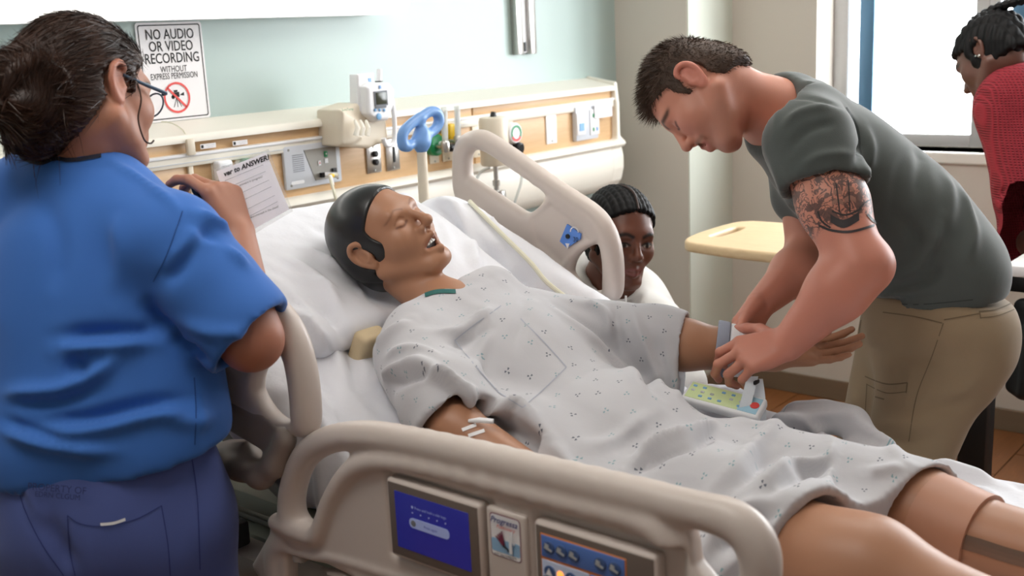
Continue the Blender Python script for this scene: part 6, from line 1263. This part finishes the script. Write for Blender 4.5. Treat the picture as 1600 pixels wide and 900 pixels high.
# hood and neck roll
for k in range(14):
    a0, a1 = 2*math.pi*k/14, 2*math.pi*(k+1)/14; pq = lambda a: gN+GM[:, 0]*.085*math.cos(a)+GM[:, 1]*.085*math.sin(a)+np.array([0, 0, .012-.045*math.sin(a)]); f.rc(pq(a0), pq(a1), .032, .032, .02)
f.ell(gN-GM[:, 1]*.10+np.array([0, 0, -.01]), (.12, .06, .075), GM, .04); f.rc(L_(0, -.02, -.05), gN-np.array([0, 0, .04]), .060, .066, .01, 's')
V, F_ = f.mesh(2); N = normals(V, F_); V = V+N*(.006*vnoise(V, 9, 21, 2))[:, None]; V = folds(V, F_, [([(1010, 455), (1000, 480), (975, 500)], .010, .010), ([(1045, 480), (1060, 520), (1070, 580)], .010, .010), ([(1030, 500), (1045, 560), (1050, 610)], .010, -.010), ([(905, 410), (910, 430), (935, 450)], .006, .006)]); add('hoodie', V, F_, 'white_hoodie', gi)
f = Field((2.05, -1.5, 0), (2.95, -.6, .55), .011); hp_ = np.array([2.48, -1.0, .42])
for s_ in (-1, 1):
    k_ = hp_+bR2*.12*s_*-1+np.array([-.16, -.22, -.05]); k_[2] = .36 if s_ > 0 else .09; f.rc(hp_+bR2*.07*s_*-1, k_, .09, .065, .04); e_ = np.array([k_[0]+.10, k_[1]+.14, .06]); f.rc(k_, e_, .06, .045, .02)
f.half((0, 0, .003), (0, 0, -1)); V, F_ = f.mesh(1); add('leggings', V, F_, 'dark_leggings', gi)
MB().tube(spline([at(978, 462, 2.70), at(977, 480, 2.70), at(979, 505, 2.69)], 5), .0028, 6).build('hood_cord', 'white_hoodie', gi)

# ---------------------------------------------------------------- person in red leaning over the side table
pm('red_knit', (184, 46, 62), .9, var=.05, vs=10, sheen=.3)
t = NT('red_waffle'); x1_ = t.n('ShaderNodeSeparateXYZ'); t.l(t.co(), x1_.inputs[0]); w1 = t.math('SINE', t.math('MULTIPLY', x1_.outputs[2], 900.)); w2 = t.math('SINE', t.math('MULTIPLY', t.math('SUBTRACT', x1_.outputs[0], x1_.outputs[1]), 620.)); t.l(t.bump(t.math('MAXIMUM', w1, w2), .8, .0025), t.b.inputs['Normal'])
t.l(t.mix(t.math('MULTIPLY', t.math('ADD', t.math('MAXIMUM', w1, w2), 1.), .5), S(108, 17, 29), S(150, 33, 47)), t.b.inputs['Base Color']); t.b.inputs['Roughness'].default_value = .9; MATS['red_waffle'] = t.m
RT, RM, RS = np.array([3.4033, -1.6948, 1.4659]), frame((.05, .72, -.69), (.50, .56, .66)), 1.0
rp = thing('person', 'person in a red waffle knit sweater leaning over the white table', 'person', (3.72, -2.0, 0))
f = Field((3.2, -2.5, .9), (4.15, -1.45, 1.72), .009, fine=[(0, 3.3, 3.52, .0034), (1, -1.82, -1.56, .0034), (2, 1.33, 1.6, .0034)])
L_ = head(f, RT, RM, RS); rN = at(1595, 120, 3.32); f.rc(L_(0, -.03, -.045), rN, .055, .062, .03); r2_ = at(1720, 300, 3.4); f.rc(rN, r2_, .09, .12, .05); rE = at(1612, 380, 3.05); rW = at(1680, 440, 2.95)
f.rc(rE, rW, .042, .03, .02); hand(f, rW, (.5, -.8, 0), (0, 0, -1), (-1, 0, 0), .95, (.2,)*4)
V, F_ = f.mesh(1); C = np.tile(lin(96, 60, 48), (len(V), 1)); C = face_paint(V, C, RT, RM, RS, lin(120, 70, 64), brow=.004, browc=lin(24, 18, 16)); o = add('body', V, F_, 'dark_skin', rp); vcol(o, C)
def rcut(x, y, z): e_ = np.where(z > .03, .034+(z-.03)*1.25, .028); d = y-e_; ear = .024-np.sqrt((y+.006)**2+(z+.008)**2); d = np.maximum(d, np.where(np.abs(x) > .05, ear, -1)); return np.maximum(d*.7, -.06-z)
Vh, Fh = hair_cap(RT, RM, RS, .009, rcut, .0036, None, 1); q = loc_of(Vh, RT, RM, RS); N = normals(Vh, Fh); rid = np.abs(np.sin(q[:, 0]*110+q[:, 2]*40)); Vh = Vh+N*(.009*rid**.6*(.7+.3*np.sin(q[:, 1]*260+q[:, 2]*180)))[:, None]; add('braided_hair', Vh, Fh, 'black_hair', rp)
for k in range(5):
    P = spline([L_(-.03+.015*k, -.02-.01*k, .125-.004*k), L_(-.03+.015*k, -.09, .10+.01*k), L_(-.02+.012*k, -.16, .06+.008*k), L_(-.01+.01*k, -.23, .03)], 14); rr = .0125+.0025*np.sin(np.arange(len(P))*1.7+k); MB().tube(P, rr, 8).build('braid', 'black_hair', rp)
MB().lathe([(.004, 0), (.0045, .002), (.002, .004)], L_(-.079, .0, -.030), -RM[:, 0], 10).build('earring', 'steel', rp); MB().lathe([(.003, 0), (.003, .002)], L_(-.0785, .008, -.022), -RM[:, 0], 8).build('earring', 'steel', rp)
f = Field((3.15, -2.6, .75), (4.25, -1.4, 1.66), .009)
rs = at(1592, 168, 3.12); f.rc(rN+np.array([.0, -.02, -.03]), r2_, .12, .17, .05); f.rc(at(1600, 120, 3.25), rs, .10, .105, .06); f.rc(rs, at(1608, 300, 3.06), .112, .092, .05); f.rc(at(1608, 300, 3.06), rE, .090, .085, .03); f.rc(rE, rW, .075, .055, .03); f.ell(r2_, (.2, .2, .22), None, .06); f.rc(L_(0, -.03, -.03), rN, .062, .066, .006, 's')
V, F_ = f.mesh(2); N = normals(V, F_); V = V+N*(.006*vnoise(V, 8, 31, 2))[:, None]; V = folds(V, F_, [([(1535, 285), (1550, 302), (1575, 300)], .012, -.018), ([(1535, 295), (1555, 318), (1590, 320)], .014, .014), ([(1575, 110), (1590, 180), (1600, 220)], .02, -.010), ([(1515, 150), (1550, 155), (1590, 190)], .010, -.008)])
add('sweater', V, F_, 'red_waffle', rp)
f = Field((3.4, -2.6, 0), (4.2, -1.5, 1.05), .013); rh = np.array([3.84, -2.08, .88]); f.ell(rh, (.17, .17, .15), None, 0)
for s_ in (-1, 1): f.rc(rh+np.array([-.03, .08*s_, -.06]), (3.82, rh[1]+.10*s_, .48), .10, .075, .04); f.rc((3.82, rh[1]+.10*s_, .48), (3.84, rh[1]+.10*s_, .07), .072, .06, .03); f.rc((3.84, rh[1]+.10*s_, .045), (3.68, rh[1]+.12*s_, .04), .045, .038, .02)
f.half((0, 0, .003), (0, 0, -1)); V, F_ = f.mesh(1); add('trousers', V, F_, 'dark_leggings', rp)

# ---------------------------------------------------------------- tables on the right
ot = thing('overbed_table', 'light maple overbed table with grip slot behind the bending man', 'table', (3.1, -1.55, 0))
f = Field((2.82, -1.86, .90), (3.36, -.90, .97), .0055)
f.poly(spline([(2.885, -1.02), (2.905, -.965), (2.97, -.935), (3.10, -.925), (3.25, -.935), (3.30, -.965), (3.32, -1.05), (3.32, -1.58), (3.28, -1.62), (2.90, -1.62), (2.86, -1.58), (2.86, -1.2)], 3, True), (0, 0, .935), (1, 0, 0), (0, 1, 0), .016, .006)
f.poly(spline([(3.03, -.985), (3.17, -.985), (3.19, -1.0), (3.17, -1.02), (3.03, -1.02), (3.01, -1.0)], 3, True), (0, 0, .935), (1, 0, 0), (0, 1, 0), .03, .004, op='s'); V, F_ = f.mesh(1); add('table_top', V, F_, 'table_maple', ot)
MB().box2((3.03, -1.58, .05), (3.12, -1.52, .92), .006).build('column', 'steel', ot); MB().box2((2.80, -1.60, .03), (3.30, -1.52, .065), .01).build('base', 'frame_grey', ot)
for x in (2.84, 3.26):
    for y in (-1.575, -1.545): MB().lathe([(.018, -.008), (.02, 0), (.018, .008)], (x, y, .02), (0, 1, 0), 14).build('caster', 'caster_black', ot)
tb2 = thing('side_table', 'white topped table on a wide black leg at the far right', 'table', at(1527, 640, 3.05)*np.array([1, 1, 0]))
c_ = at(1527, 640, 3.05); MB().box((c_[0], c_[1], .46), (.075, .075, .92), None, .006).build('leg', 'black_plastic', tb2); MB().box((c_[0]+.12, c_[1]-.55, .46), (.075, .075, .92), None, .006).build('leg', 'black_plastic', tb2); MB().box((c_[0]+.05, c_[1]-.27, .89), (.05, .5, .05), None, .004).build('rail', 'black_plastic', tb2)
tz = at(1590, 405, 3.05)[2]; MB().box((c_[0]+.17, c_[1]-.37, .935), (.42, .62, .03), None, .005).build('table_top', 'paper_white', tb2)
bg_ = thing('tote_bag', 'black bag with green print hanging at the right edge', 'bag', at(1612, 560, 2.9)); bcn = at(1616, 545, 2.9)
f = Field(bcn-.16, bcn+.16, .006); f.rbox(bcn, (.05, .05, .13), .02, np.stack([CR, np.cross([0, 0, 1.], CR), [0, 0, 1.]], 1)); V, F_ = f.mesh(1); add('bag_body', V, F_, 'black_plastic', bg_); MB().tube(spline([bcn+np.array([-.02, 0, .12]), bcn+np.array([-.01, 0, .2]), bcn+np.array([.02, 0, .12])], 6), .008, 8).build('bag_strap', 'black_plastic', bg_)
pm('bag_green', (96, 190, 90), .6, var=.1)
for k in range(4): MB().box(bcn-np.cross([0, 0, 1.], CR)*.0515-CR*(.03-.01*k)+np.array([0, 0, .07-.03*k]), (.012, .012, .016), np.stack([CR, np.cross([0, 0, 1.], CR), [0, 0, 1.]], 1)).build('bag_print', 'bag_green', bg_)
